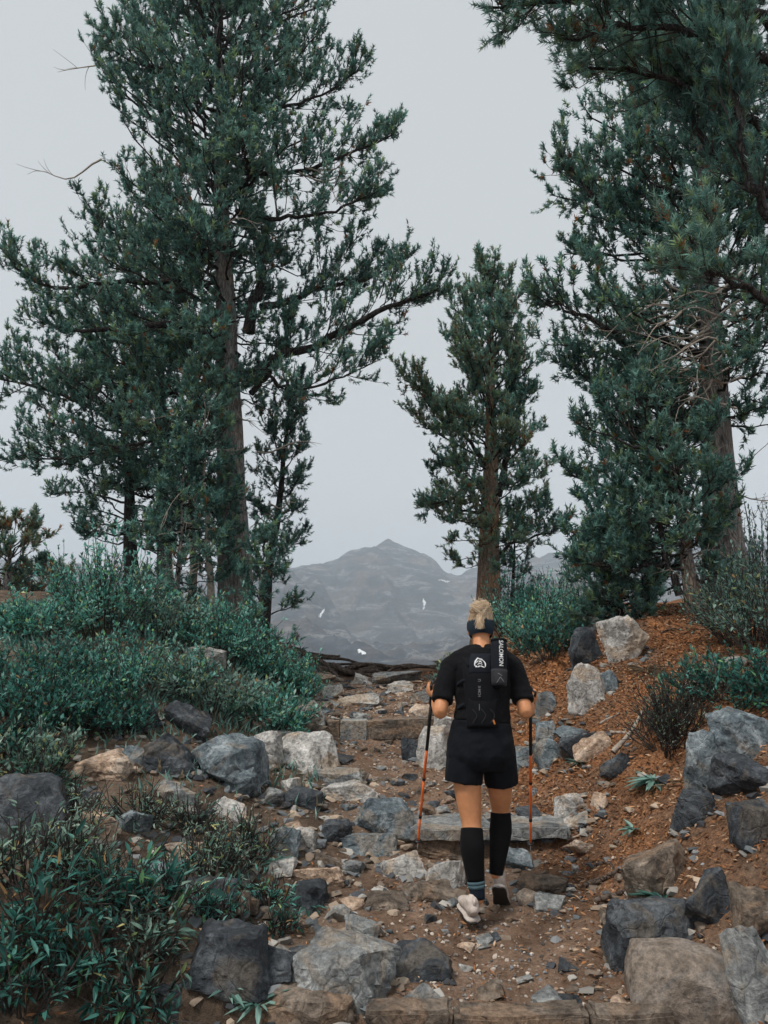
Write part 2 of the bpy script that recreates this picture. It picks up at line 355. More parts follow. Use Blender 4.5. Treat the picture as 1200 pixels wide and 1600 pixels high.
# snow patches lying on the mountainside
M['snow'] = m_plain('snow', (.82, .84, .86), .6, .3, .05, .5, .2, .2)
def far_hit(px, py):
    d = ray(px, py); Y = np.arange(430, 2600, 4.0); k = Y / d[1]
    X = d[0] * k; Z = CAMZ + d[2] * k; b = np.nonzero(Z < far_h(X, Y))[0]
    return np.array([X[b[0]], Y[b[0]]]) if len(b) else None
def snow(pts, wpx):
    C = [far_hit(*p) for p in curve([(a, b, 0) for a, b in pts], 22)[:, :2]]
    C = [c for c in C if c is not None]
    if len(C) < 4: return
    C = np.array(C); k = len(C)
    for _ in range(2): C[1:-1] = (C[:-2] + 2 * C[1:-1] + C[2:]) / 4
    wd_ = wpx * C[:, 1] / FPX * np.sin(np.linspace(.15, math.pi - .15, k)) * (1 + .5 * fbm(np.stack([np.arange(k) * .7, C[:, 0] * .1, C[:, 1] * .1], 1), 2))
    t = nrm(np.gradient(C, axis=0)); 
    nrm2 = np.stack([-t[:, 1], t[:, 0]], 1)
    if abs(pts[0][0] - pts[-1][0]) < abs(pts[0][1] - pts[-1][1]): nrm2 = np.tile([1.0, 0.0], (k, 1))
    cols = np.linspace(-1, 1, 5); rg_ = np.random.RandomState(int(pts[0][0])); jit = np.where(cols[None, :] == 0, 0, rg_.uniform(.15, 1.5, (k, 5)))[..., None]
    G = C[:, None, :] + nrm2[:, None, :] * wd_[:, None, None] * cols[None, :, None] * .5 * jit
    Z = far_h(G[..., 0], G[..., 1]) + 2.0 - 1.6 * np.abs(cols)[None] ** 3
    V = np.concatenate([G, Z[..., None]], -1).reshape(-1, 3)
    j, i = np.meshgrid(np.arange(k - 1), np.arange(4), indexing='ij'); a = j * 5 + i
    MB().add(V, np.stack([a, a + 1, a + 6, a + 5], -1).reshape(-1, 4)).build('snow_patch', M['snow'], mountain, True)
snow([(661, 936), (663, 945), (661, 956)], 4); snow([(685, 907), (694, 909), (703, 909)], 3)
snow([(498, 966), (504, 958), (507, 953)], 4); snow([(559, 1017), (566, 1021), (572, 1024)], 5)
for p_ in ((mountain.children)): p_.matrix_parent_inverse = Matrix()

# the air: an even thin mist between here and the mountain
bm = bmesh.new(); bmesh.ops.create_cube(bm, size=1)
bmesh.ops.scale(bm, vec=(11000, 7000, 560), verts=bm.verts); bmesh.ops.translate(bm, vec=(0, 3050, 180), verts=bm.verts)
me = bpy.data.meshes.new('haze'); bm.to_mesh(me); bm.free()
m = bpy.data.materials.new('haze'); m.use_nodes = True; nt = m.node_tree; nt.nodes.clear()
pv = nd(nt, 'ShaderNodeVolumePrincipled', Density=.00036); pv.inputs['Color'].default_value = (.82, .91, 1.0, 1); pv.inputs['Anisotropy'].default_value = 0.0
out = nt.nodes.new('ShaderNodeOutputMaterial'); nt.links.new(pv.outputs[0], out.inputs['Volume']); me.materials.append(m)
tag(link('haze', me), 'thin grey mist hanging in the valley air', kind='stuff')
# ---------------------------------------------------------------- pines
def tuft_shape(seed, nn=11, w=.075):
    r = np.random.RandomState(seed); t = r.uniform(-.3, .75, nn); a = r.uniform(0, 2 * math.pi, nn)
    ln = r.uniform(.42, .62, nn); sp = np.radians(r.uniform(25, 78, nn)) * (1 - .45 * np.clip(t, 0, 1))
    d = np.stack([np.sin(sp) * np.cos(a), np.cos(sp), np.sin(sp) * np.sin(a)], 1); b = np.stack([0 * t, t * .62, 0 * t], 1)
    s = nrm(np.cross(d, r.normal(size=(nn, 3)))) * w
    V = np.stack([b - s, b + s, b + d * ln[:, None]], 1).reshape(-1, 3)
    return V, np.arange(nn * 3).reshape(-1, 3)
TUFTS = [tuft_shape(k) for k in range(6)]
TUFTS_NEAR = [tuft_shape(40 + k, 18, .042) for k in range(6)]
def interp_poly(Pt, idx, t):                                  # points and tangents along polylines Pt (B,K,3)
    K = Pt.shape[1]; f = t * (K - 1); i = np.clip(f.astype(int), 0, K - 2); u = (f - i)[:, None]
    a = Pt[idx, i]; b = Pt[idx, i + 1]; return a + (b - a) * u, nrm(b - a)
def rotv(v, axis, ang):
    c, s = np.cos(ang)[:, None], np.sin(ang)[:, None]
    return v * c + np.cross(axis, v) * s + axis * (np.sum(axis * v, 1)[:, None]) * (1 - c)
UP = np.array([0, 0, 1.0])
def needle_cols(r, pos, base, n, orange=.012, olive=.0, bright=1.0):
    cl = fbm(pos * .9 + base, 2); k = np.clip(.5 + .55 * cl + r.normal(0, .2, n), 0, 1)[:, None]
    c = np.array([.030, .078, .073]) * (1 - k) + np.array([.18, .315, .28]) * k
    c = c * bright * np.array([.92, 1.04, 1.0]) * r.uniform(.75, 1.3, (n, 1))
    yl = (r.uniform(size=n) < .12)[:, None]; c = np.where(yl, c * np.array([1.7, 1.25, .7]), c)
    ol = (np.clip(r.uniform(-.5, 1, n) * olive + (olive + .25) * cl + r.uniform(-.25, .25, n), 0, .8))[:, None]
    c = c * (1 - ol) + np.array([.27, .27, .15]) * ol
    o = (r.uniform(size=n) < orange * (1 + 5 * (cl > .35)))[:, None]
    return np.where(o, np.array([.34, .15, .06]) * r.uniform(.6, 1.2, (n, 1)), c)
def crown(name, root, limbs, seed, ndens=6.5, tw=8.5, f0=.22, size=.125, tufts=TUFTS, side=.42, orange=.012, olive=.0, upb=.45, maxlen=1.1, bright=1.28):
    """side branches and twigs on the limbs (one mesh), needle tufts on those (one mesh)"""
    r = np.random.RandomState(seed); L = np.stack(limbs)
    ll = np.linalg.norm(np.diff(L, axis=1), axis=2).sum(1)
    nb = np.maximum(3, (ll * ndens).astype(int)); idx = np.repeat(np.arange(len(L)), nb); n = len(idx)
    t = f0 + (1 - f0) * r.uniform(0, 1, n) ** .8
    p0, tg = interp_poly(L, idx, t)
    sgn = np.where(r.uniform(size=n) < .5, 1, -1)
    ax = nrm(UP + r.normal(0, .35, (n, 3)))
    d = rotv(tg, ax, sgn * np.radians(r.uniform(25, 75, n))); d = nrm(d + UP * r.normal(.12, .22, n)[:, None])
    bl = np.minimum(maxlen, (side * ll[idx]) * (1.15 - .75 * t)) * r.uniform(.45, 1.1, n)
    s = np.linspace(0, 1, 5)
    B = p0[:, None, :] + d[:, None, :] * (bl[:, None] * s)[:, :, None] + UP * ((.22 * bl)[:, None] * (s ** 2 - .35 * s))[:, :, None]
    B = B + r.normal(0, .018, B.shape) * s[None, :, None]
    # the limb tips carry foliage too
    tip = np.stack([interp_poly(L, np.arange(len(L)), np.full(len(L), .72 + .28 * k))[0] for k in s], 1)
    B = np.concatenate([B, tip]); bl = np.concatenate([bl, ll * .28])
    br = (.004 + .007 * bl)[:, None] * np.linspace(1, .35, 5)[None]
    mb = MB(); mb.add(*tubes(B, br, 3))
    nt_ = np.maximum(2, (bl * tw).astype(int)); idx = np.repeat(np.arange(len(B)), nt_); n = len(idx)
    t = .18 + .82 * r.uniform(0, 1, n) ** .75; p1, tg = interp_poly(B, idx, t)
    d = nrm(tg * 1.0 + r.normal(0, .55, (n, 3)) + UP * upb); tl = r.uniform(.07, .24, n)
    Tw = np.stack([p1, p1 + d * (tl * .55)[:, None], p1 + nrm(d + UP * .35) * tl[:, None]], 1)
    kt = r.uniform(size=n) < .6; mb.add(*tubes(Tw[kt][:, ::2], np.array([[.0045, .003]]).repeat(kt.sum(), 0), 3))
    mb.build('branches', M['twig'], root)['kind'] = 'stuff'
    pos = []; dr = []
    for fr, pr in ((1.0, 1.0), (.72, .95), (.42, .85), (.15, .6)):
        k = r.uniform(size=n) < pr; q_, dq = interp_poly(Tw, np.nonzero(k)[0], np.full(k.sum(), fr)); pos.append(q_); dr.append(nrm(dq + r.normal(0, .28, dq.shape) + UP * .15))
    pos.append(B[:, -1]); dr.append(nrm(B[:, -1] - B[:, -2] + UP * .02))
    pos = np.concatenate(pos); dr = np.concatenate(dr); N = len(pos)
    col = needle_cols(r, pos, seed * 1.7, N, orange, olive, bright); sc = size * r.uniform(.72, 1.22, N); var = r.randint(0, len(tufts), N)
    mb = MB()
    for k, (V, F) in enumerate(tufts):
        i = np.nonzero(var == k)[0]
        if not len(i): continue
        W, G, m_ = scatter(V, F, pos[i], dr[i], nrm(r.normal(size=(len(i), 3))), sc[i])
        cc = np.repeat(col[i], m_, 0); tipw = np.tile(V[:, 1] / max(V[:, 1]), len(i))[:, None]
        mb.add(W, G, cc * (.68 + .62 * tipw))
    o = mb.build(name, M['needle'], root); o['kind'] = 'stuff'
    return N
def deadwood(root, starts, dirs, lens, seed, curl=.5, r0=.008, col='dead_wood', name='dead_branch', subs=3):
    """bare curved branches with a few forks, each a part of its own"""
    r = np.random.RandomState(seed)
    for p0, d, l in zip(starts, dirs, lens):
        d = nrm(np.asarray(d, float)); s = np.linspace(0, 1, 9)[:, None]; sd = nrm(np.cross(d, UP + r.normal(0, .3, 3)))
        c1, c2 = r.normal(0, curl, 2)
        main = p0 + d * s * l + UP * (c1 * s ** 2 + .12 * np.sin(s * 6 + r.uniform(6))) * l * .6 + sd * (c2 * s ** 2 + .08 * np.sin(s * 7 + r.uniform(6))) * l * .6
        A = [main]; R = [np.linspace(r0 * (1 + l * .6), .0022, 9)]
        for k in range(subs):
            t = r.uniform(.25, .85); q_, tg = interp_poly(main[None], np.array([0]), np.array([t])); dd_ = nrm(tg[0] + r.normal(0, .6, 3)); l2 = l * r.uniform(.15, .42)
            b = nrm(np.cross(dd_, r.normal(size=3))); A.append(q_[0] + dd_ * s * l2 + b * s ** 2 * l2 * r.uniform(.2, .6)); R.append(np.linspace(r0 * .55, .0018, 9))
        MB().add(*tubes(np.stack(A), np.stack(R), 5)).build(name, M[col], root, True)
def trunk_mesh(root, Pt, R, mt, seed, n=30, name='trunk', amp=.10):
    K = len(Pt); V, F = tubes(Pt[None], R[None], n)
    V = V.reshape(K, n, 3); c = Pt[:, None, :]; dv = V - c
    q = np.stack([np.broadcast_to(np.cos(np.arange(n) * 2 * math.pi / n)[None], (K, n)), np.broadcast_to(np.sin(np.arange(n) * 2 * math.pi / n)[None], (K, n)), np.broadcast_to((Pt[:, 2] * .8)[:, None], (K, n))], -1).reshape(-1, 3)
    k = 1 + amp * fbm(q * 1.1 + seed, 3) + amp * .55 * fbm(q * np.array([4.5, 4.5, 1.6]) + seed, 3, True)
    V = c + dv * k.reshape(K, n, 1)
    return MB().add(V.reshape(-1, 3), F).build(name, M[mt], root, True)
def pine(name, label, base, top, r0, prof, nl, seed, mt='bark', hmin=.18, hmax=.98, bend=.15, limbs=(), elev=(-8, 55), f0=.22, dead=10, group=None, ex_dead=(), minc=-1.0, **kw):
    """prof: rows (height fraction, reach to the left, reach to the right, reach in depth)"""
    r = np.random.RandomState(seed); base = np.asarray(base, float); top = np.asarray(top, float)
    root = empty(name, base, label, 'tree', group); H = top[2] - base[2]
    s = np.linspace(0, 1, 60); Pt = base + (top - base) * s[:, None]
    wob = np.stack([fbm(np.stack([s * 3 + seed, 0 * s, 0 * s + k * 9], 1), 2) for k in range(2)], 1) * bend * H * .12 * np.sin(np.pi * np.clip(s, 0, 1))[:, None] ** .7
    Pt[:, :2] += wob; Pt[0, 2] -= .25
    R = r0 * (1 - .95 * s) ** 1.05 + r0 * .55 * np.exp(-s * H / .35)
    tr = trunk_mesh(root, Pt, R, mt, seed)
    pr = np.array(prof); LM = []; RR_ = []; k9 = np.linspace(0, 1, 9)
    for i in range(nl):
        h = hmin + (hmax - hmin) * ((i + r.uniform()) / nl) ** .95
        a = i * 2.39996 + r.normal(0, .35)
        if math.cos(a) < minc: a = math.pi - a
        el, er, ed = (np.interp(h, pr[:, 0], pr[:, j]) for j in (1, 2, 3))
        ex = er if math.cos(a) > 0 else el
        L = math.hypot(ex * math.cos(a), ed * math.sin(a)) * r.uniform(.62, 1.05)
        if L < .12: continue
        e = math.radians(np.interp(h, [hmin, hmax], elev) + r.normal(0, 9))
        p0 = np.array([np.interp(h, s, Pt[:, j]) for j in range(3)]); d = np.array([math.cos(a) * math.cos(e), math.sin(a) * math.cos(e), math.sin(e)])
        sd = np.array([-math.sin(a), math.cos(a), 0]); b1, b2 = r.normal(0, .10), r.normal(.16, .10)
        q_ = p0 + d * (k9 * L)[:, None] + sd * (b1 * L * k9 ** 2)[:, None] + UP * (L * (b2 * k9 ** 2 - .10 * k9))[:, None]
        q_[1:] += r.normal(0, .02 * L ** .5, (8, 3)); LM.append(q_); RR_.append((.007 + .0125 * L) * np.linspace(1, .22, 9))
    mb = MB()
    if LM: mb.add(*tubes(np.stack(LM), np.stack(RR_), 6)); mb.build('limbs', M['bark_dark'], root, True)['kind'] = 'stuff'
    for pts, ra in limbs:
        c = curve(pts, 17); c[2:] += r.normal(0, .02, (15, 3))
        MB().add(*tubes(c[None], np.linspace(ra, ra * .2, 17)[None] * (1 + .12 * fbm(np.stack([np.arange(17) * .8, np.zeros(17) + seed, np.zeros(17)], 1), 2))[None], 9)).build('limb', M['bark_dark'], root, True)
        LM.append(curve(c, 9)); LM.append(curve(c, 9) + r.normal(0, .03, (9, 3)))
        for f in (.45, .62, .78):                            # boughs standing up from a big limb
            q0 = c[int(f * 16)]; L = .55 * np.linalg.norm(c[-1] - c[0]) * (1.1 - f) + .35; e = nrm(np.array([r.normal(.15, .4), r.normal(0, .5), .75]) + nrm(c[-1] - c[0]) * .5)
            bq = q0 + e * (k9 * L)[:, None] + UP * (.1 * L * k9 ** 2)[:, None]; LM.append(bq)
    n = crown('crown', root, LM, seed + 100, f0=f0, **kw) if LM else 0
    if dead:
        hh = r.uniform(.05, .75, dead); st = np.array([[np.interp(h, s, Pt[:, j]) for j in range(3)] for h in hh]); az = r.uniform(math.pi * .9, math.pi * 2.1, dead)
        deadwood(root, st, np.stack([np.cos(az), np.sin(az), r.normal(.0, .35, dead)], 1), r.uniform(.35, 1.1, dead) * (H / 10) ** .3, seed + 7)
    if len(ex_dead):
        st = np.array([e_[0] for e_ in ex_dead]); en = np.array([e_[1] for e_ in ex_dead]); ln = np.linalg.norm(en - st, axis=1)
        deadwood(root, st, en - st, ln, seed + 8, curl=.35, subs=4, r0=.0105)
    return root, n
NT = {}
GRP = 'pines along the trail'
# the big pine left of the trail
YA = 11.0
bA = hit(372, 985); bA = on(P(372, 960, YA)[0], YA)
A_L = [([P(392, 598, YA), P(430, 560, YA - .1), P(500, 535, YA - .25), P(580, 492, YA - .4), P(640, 470, YA - .5), P(688, 452, YA - .55)], .085),
       ([P(388, 520, YA), P(396, 470, YA - .05), P(412, 430, YA - .1), P(404, 390, YA - .1), P(380, 350, YA)], .10),
       ([P(408, 480, YA - .05), P(450, 470, YA + .2), P(500, 450, YA + .4), P(560, 440, YA + .5), P(630, 405, YA + .6)], .065),
       ([P(392, 615, YA), P(420, 585, YA + .1), P(448, 545, YA + .2), P(452, 510, YA + .3)], .05),
       ([P(372, 560, YA), P(320, 520, YA - .3), P(250, 505, YA - .6), P(150, 520, YA - .9), P(70, 505, YA - 1.1)], .08),
       ([P(360, 470, YA), P(300, 440, YA - .2), P(200, 440, YA - .5), P(90, 450, YA - .7), P(15, 420, YA - .9)], .06),
       ([P(372, 610, YA), P(300, 600, YA + .4), P(180, 640, YA + .6), P(60, 605, YA + .6), P(-10, 590, YA + .6)], .05),
       ([P(365, 270, YA), P(420, 270, YA - .2), P(480, 265, YA - .4), P(550, 235, YA - .5), P(615, 215, YA - .5)], .05),
       ([P(360, 660, YA), P(300, 680, YA - .3), P(220, 690, YA - .5), P(100, 715, YA - .6), P(15, 712, YA - .6)], .04),
       ([P(400, 560, YA), P(450, 610, YA - .3), P(530, 590, YA - .5), P(590, 560, YA - .5)], .03)]
A_L += [([P(372, 180, YA), P(430, 170, YA - .3), P(500, 150, YA - .5), P(560, 110, YA - .6)], .04), ([P(370, 330, YA), P(440, 340, YA - .4), P(520, 330, YA - .7), P(590, 300, YA - .9)], .045), ([P(360, 120, YA), P(300, 110, YA - .4), P(220, 100, YA - .6), P(150, 60, YA - .7)], .04), ([P(375, 400, YA), P(330, 380, YA - .9), P(290, 340, YA - 1.5)], .05), ([P(375, 300, YA), P(390, 270, YA - .9), P(380, 220, YA - 1.6)], .05)]
A_D = [(P(470, 275, YA - .4), P(560, 268, YA - .9)), (P(490, 285, YA - .4), P(555, 285, YA - .7)), (P(480, 262, YA - .4), P(540, 300, YA - .8)), (P(500, 270, YA - .4), P(570, 250, YA - .8)),
       (P(300, 330, YA - .5), P(250, 350, YA - 1.2)), (P(330, 350, YA - .6), P(420, 380, YA - 1.2)), (P(300, 370, YA - .7), P(360, 340, YA - 1.3)), (P(160, 260, YA - .2), P(38, 268, YA - .3)), (P(190, 115, YA), P(75, 75, YA)),
       (P(280, 320, YA - .8), P(300, 260, YA - 1.2)), (P(400, 700, YA), P(507, 708, YA - .2)), (P(420, 790, YA), P(475, 805, YA - .2)), (P(370, 640, YA - .2), P(395, 700, YA - .5))]
_, NT['A'] = pine('pine_tree', 'tallest broad pine left of the trail with a thick limb reaching right', bA, P(335, -130, YA), .255,
     [(.16, .8, .6, .9), (.3, 1.5, .8, 1.2), (.42, 2.3, 1.0, 1.7), (.5, 2.5, 1.6, 1.8), (.56, 2.3, 1.9, 1.8), (.66, 2.2, 2.3, 1.9), (.74, 2.5, 2.9, 2.0), (.85, 2.3, 2.6, 1.9), (1.0, 1.8, 1.9, 1.5)],
     150, 11, limbs=A_L, ex_dead=A_D, dead=16, group=GRP, hmin=.30, hmax=.97, ndens=7.0, tw=9.0, mt='bark', bend=.08, size=.125, f0=.10)
# the slimmer trees crowded behind it
YB = 12.0
bB = on(P(262, 900, YB)[0], YB)
_, NT['B'] = pine('pine_tree', 'slender grey pine left of the tallest pine, crowded by its boughs', bB, P(250, 300, YB), .125,
     [(.1, .9, .6, .9), (.3, 1.7, .8, 1.2), (.6, 2.0, .9, 1.3), (.85, 1.4, .9, 1.0), (1, .6, .5, .5)], 84, 12, group=GRP, hmin=.14, dead=9, ndens=9.5, tw=10, mt='bark', f0=.15)
YC = 11.6
_, NT['C'] = pine('pine_tree', 'leftmost short pine on the bank with a dark trunk', on(P(212, 900, YC)[0], YC), P(190, 500, YC), .12,
     [(.1, 1.2, .7, 1.0), (.4, 1.6, .9, 1.2), (.7, 1.5, .8, 1.0), (1, .5, .5, .5)], 54, 13, group=GRP, hmin=.2, dead=5, mt='bark_dark', ndens=10, tw=10)
YD = 12.5
_, NT['D'] = pine('pine_tree', 'thin dark pine leaning out right of the tallest pine', on(P(410, 905, YD)[0], YD), P(462, 560, YD), .10,
     [(.1, .3, .35, .4), (.35, .5, .55, .6), (.62, .6, .65, .7), (.8, .5, .55, .5), (1, .15, .2, .2)], 46, 14, group=GRP, hmin=.2, hmax=.86, dead=4, mt='bark_dark', ndens=12, tw=11, size=.115)
YE = 10.2
_, NT['E'] = pine('pine_tree', 'dead-looking pale thin stem standing against the tallest pine trunk', on(P(330, 960, YE)[0], YE), P(318, 560, YE), .055,
     [(.1, .6, .6, .5), (.5, .75, .6, .6), (1, .3, .3, .3)], 48, 15, group=GRP, hmin=.25, dead=12, mt='dead_wood', ndens=11, tw=10, bend=.3)
YF = 9.6
_, NT['F'] = pine('pine_sapling', 'young pine with upturned tips at the foot of the left bank', on(P(402, 1000, YF)[0], YF), P(412, 842, YF), .03,
     [(.1, .5, .6, .5), (.5, .45, .6, .45), (1, .15, .2, .2)], 22, 16, group=GRP, hmin=.06, dead=3, mt='bark', ndens=8, size=.12, elev=(5, 50))
_, NT['F2'] = pine('pine_sapling', 'small bushy pine in front of the tallest pine trunk', on(P(280, 980, YE)[0], YE - .2), P(290, 690, YE - .2), .045,
     [(.1, .6, .6, .5), (.5, .7, .6, .55), (1, .2, .2, .2)], 44, 116, group=GRP, hmin=.06, dead=5, mt='bark', ndens=7, size=.12, elev=(5, 50))
_, NT['F3'] = pine('pine_tree', 'thin pale pine stem between the dark trunk and the tallest pine', on(P(300, 960, 10.7)[0], 10.7), P(298, 520, 10.7), .06,
     [(.1, .3, .3, .3), (.5, .7, .6, .6), (.8, .8, .7, .6), (1, .2, .2, .2)], 34, 117, group=GRP, hmin=.3, dead=8, mt='dead_wood', ndens=9, tw=9, size=.12, bend=.3)
# the pine behind the hiker
YG = 15.0
G_L = [([P(778, 775, YG), P(790, 720, YG), P(800, 640, YG), P(806, 560, YG)], .09), ([P(765, 740, YG), P(735, 690, YG - .2), P(690, 650, YG - .4), P(630, 590, YG - .5)], .05),
       ([P(775, 870, YG), P(800, 850, YG - .1), P(850, 835, YG - .3), P(875, 825, YG - .3)], .04), ([P(760, 800, YG), P(735, 800, YG - .3), P(700, 785, YG - .4), P(662, 792, YG - .5)], .04)]
_, NT['G'] = pine('pine_tree', 'single full pine standing on the crest behind the hiker', on(P(762, 960, YG)[0], YG), P(768, 425, YG), .27,
     [(.14, .3, .4, .5), (.22, .8, 1.0, .8), (.33, 1.4, 1.5, 1.0), (.45, 1.9, 1.5, 1.3), (.6, 2.0, 1.45, 1.3), (.72, 1.75, 1.3, 1.2), (.85, 1.2, 1.0, .9), (1.0, .5, .45, .4)],
     115, 17, limbs=G_L, group=GRP, hmin=.2, hmax=.985, dead=8, mt='bark_warm', ndens=9, tw=10, size=.14, olive=.9, bright=1.75, elev=(-2, 66), orange=.02, bend=.05)
_, NT['G2'] = pine('pine_tree', 'thin dark young pine close behind the crest pine trunk', on(P(800, 960, YG)[0], YG + .2), P(806, 800, YG + .2), .06,
     [(.1, .4, .6, .5), (.5, .5, .7, .5), (1, .2, .2, .2)], 26, 18, group=GRP, hmin=.1, dead=3, mt='bark_dark', ndens=6.5, size=.135)
# the pines right of the trail
YH = 9.2
H_L = [([P(1110, 560, YH), P(1060, 540, YH - .3), P(980, 520, YH - .4), P(900, 490, YH - .4), P(850, 470, YH - .3)], .05),
       ([P(1115, 650, YH), P(1050, 640, YH + .2), P(960, 610, YH + .3), P(880, 570, YH + .3)], .05),
       ([P(1100, 400, YH), P(1040, 360, YH), P(950, 330, YH - .2), P(880, 250, YH - .2)], .05),
       ([P(1110, 700, YH), P(1040, 730, YH + .3), P(950, 760, YH + .4), P(890, 740, YH + .4)], .04),
       ([P(1120, 480, YH), P(1150, 420, YH), P(1180, 330, YH)], .05)]
H_D = [(P(1150, 480, YH - .5), P(1060, 530, YH - .9)), (P(1160, 500, YH - .6), P(1040, 590, YH - 1.2)), (P(1120, 560, YH - .3), P(1085, 640, YH - .8)), (P(1130, 600, YH - .3), P(1060, 615, YH - .9)),
       (P(1140, 455, YH - .7), P(990, 490, YH - 1.0)), (P(1110, 530, YH - .5), P(980, 560, YH - .8)), (P(1120, 770, YH - .3), P(1085, 800, YH - .5)), (P(1130, 740, YH - .2), P(1110, 690, YH - .5)), (P(1160, 430, YH - .7), P(1060, 470, YH - 1.2)),
       (P(1165, 540, YH - .6), P(1100, 600, YH - 1.1)), (P(1115, 590, YH - .5), P(1010, 600, YH - 1.0)), (P(1050, 470, YH - .6), P(940, 500, YH - 1.1))]
_rh = np.random.RandomState(3)
for _k in range(22):
    _a, _b = _rh.uniform(1060, 1170), _rh.uniform(430, 640); _d = _rh.uniform(.3, .9)
    H_D.append((P(_a, _b, YH - _d), P(_a - _rh.uniform(40, 130), _b + _rh.uniform(-30, 60), YH - _d - _rh.uniform(.1, .5))))
_, NT['H'] = pine('pine_tree', 'large pine right of the trail with a thick pale grey trunk', on(P(1138, 960, YH)[0], YH), P(1075, -60, YH), .24,
     [(.2, 1.4, 1.0, 1.0), (.35, 2.2, 1.6, 1.6), (.5, 2.2, 1.8, 1.7), (.62, 1.9, 1.8, 1.6), (.75, 1.9, 1.6, 1.5), (.88, 1.6, 1.4, 1.3), (1.0, 1.0, .9, .9)],
     135, 19, limbs=H_L, ex_dead=H_D, group=GRP, hmin=.25, hmax=.97, dead=10, mt='bark', ndens=7.8, tw=9.0, size=.128, f0=.10, elev=(-12, 50), bend=.05)
YI = 8.6
I_L = [([P(1062, 930, YI), P(1040, 870, YI), P(1022, 800, YI + .1), P(1005, 700, YI + .2)], .05), ([P(1050, 800, YI), P(1000, 820, YI - .2), P(940, 830, YI - .3)], .03), ([P(1040, 880, YI), P(980, 890, YI - .2), P(900, 880, YI - .3)], .03)]
_, NT['I'] = pine('pine_tree', 'smaller pine of curved stems leaning left beside the thick grey trunk', on(P(1090, 985, YI)[0], YI), P(1035, 590, YI), .085,
     [(.1, 1.1, .4, .7), (.3, 1.4, .4, .9), (.6, 1.4, .4, .9), (.85, .9, .4, .6), (1, .3, .3, .3)], 70, 20, limbs=I_L, group=GRP, hmin=.12, hmax=.97, dead=9, mt='bark', ndens=10, tw=10, size=.125, bend=.5, minc=-2)
YJ = 9.0
_, NT['J'] = pine('pine_shrub', 'low spreading pine bush above the pale boulder on the right', on(P(965, 965, YJ)[0], YJ), P(975, 845, YJ), .04,
     [(.0, .8, .7, .5), (.5, .8, .7, .5), (1, .3, .3, .3)], 46, 21, group=GRP, hmin=.03, hmax=.95, dead=7, mt='bark_dark', ndens=12, tw=11, size=.12, elev=(2, 45))
# the near pine whose boughs hang in from the upper right
YK = 5.6; bK = on(3.75, YK)
K_L = [([P(1240, 120, YK), P(1120, 60, YK - .2), P(1000, 40, YK - .3), P(880, 60, YK - .4)], .045), ([P(1230, 60, YK), P(1100, -20, YK - .3), P(950, -10, YK - .4), P(770, 15, YK - .5)], .045),
       ([P(1250, 230, YK), P(1150, 180, YK + .1), P(1040, 120, YK + .2), P(900, 110, YK + .3)], .045), ([P(1260, 330, YK), P(1150, 270, YK + .2), P(1090, 200, YK + .3), P(1060, 110, YK + .4)], .05),
       ([P(1250, 420, YK), P(1180, 300, YK - .2), P(1150, 180, YK - .3), P(1140, 60, YK - .4)], .05), ([P(1260, 520, YK), P(1200, 470, YK - .2), P(1130, 430, YK - .3), P(1060, 420, YK - .4)], .04)]
_, NT['K'] = pine('pine_tree', 'nearest pine whose dark boughs hang in from the upper right corner', bK, P(1330, -420, YK), .20,
     [(.3, .5, 1, 1), (.5, 1.0, 1.5, 1.2), (.7, 1.5, 1.5, 1.2), (1, .8, .8, .8)], 34, 22, limbs=K_L, group=GRP, hmin=.5, hmax=.98, dead=0, mt='bark', ndens=9, tw=10, tufts=TUFTS_NEAR, size=.115, maxlen=.7)
# trees on the slope far left
for k, (px_, py_, Y_, hp, lab) in enumerate([(14, 880, 19, 120, 'hazy olive tree on the far slope at the left edge'), (62, 900, 20.5, 100, 'smaller hazy rust-tinged tree on the far left slope')]):
    b_ = on(P(px_, py_, Y_)[0], Y_); 
    _, NT['far%d' % k] = pine('slope_tree', lab, b_, b_ + np.array([0, 0, hp * mpp(px_, py_, Y_)]), .14,
         [(.1, 1.0, 1.0, 1.0), (.4, 1.4, 1.4, 1.4), (.8, 1.0, 1.0, 1), (1, .4, .4, .4)], 30, 30 + k, hmin=.08, dead=0, ndens=5, tw=8, size=.2, olive=.9, orange=.12, elev=(5, 60), maxlen=.9)
print('TUFTS', NT, sum(NT.values()))
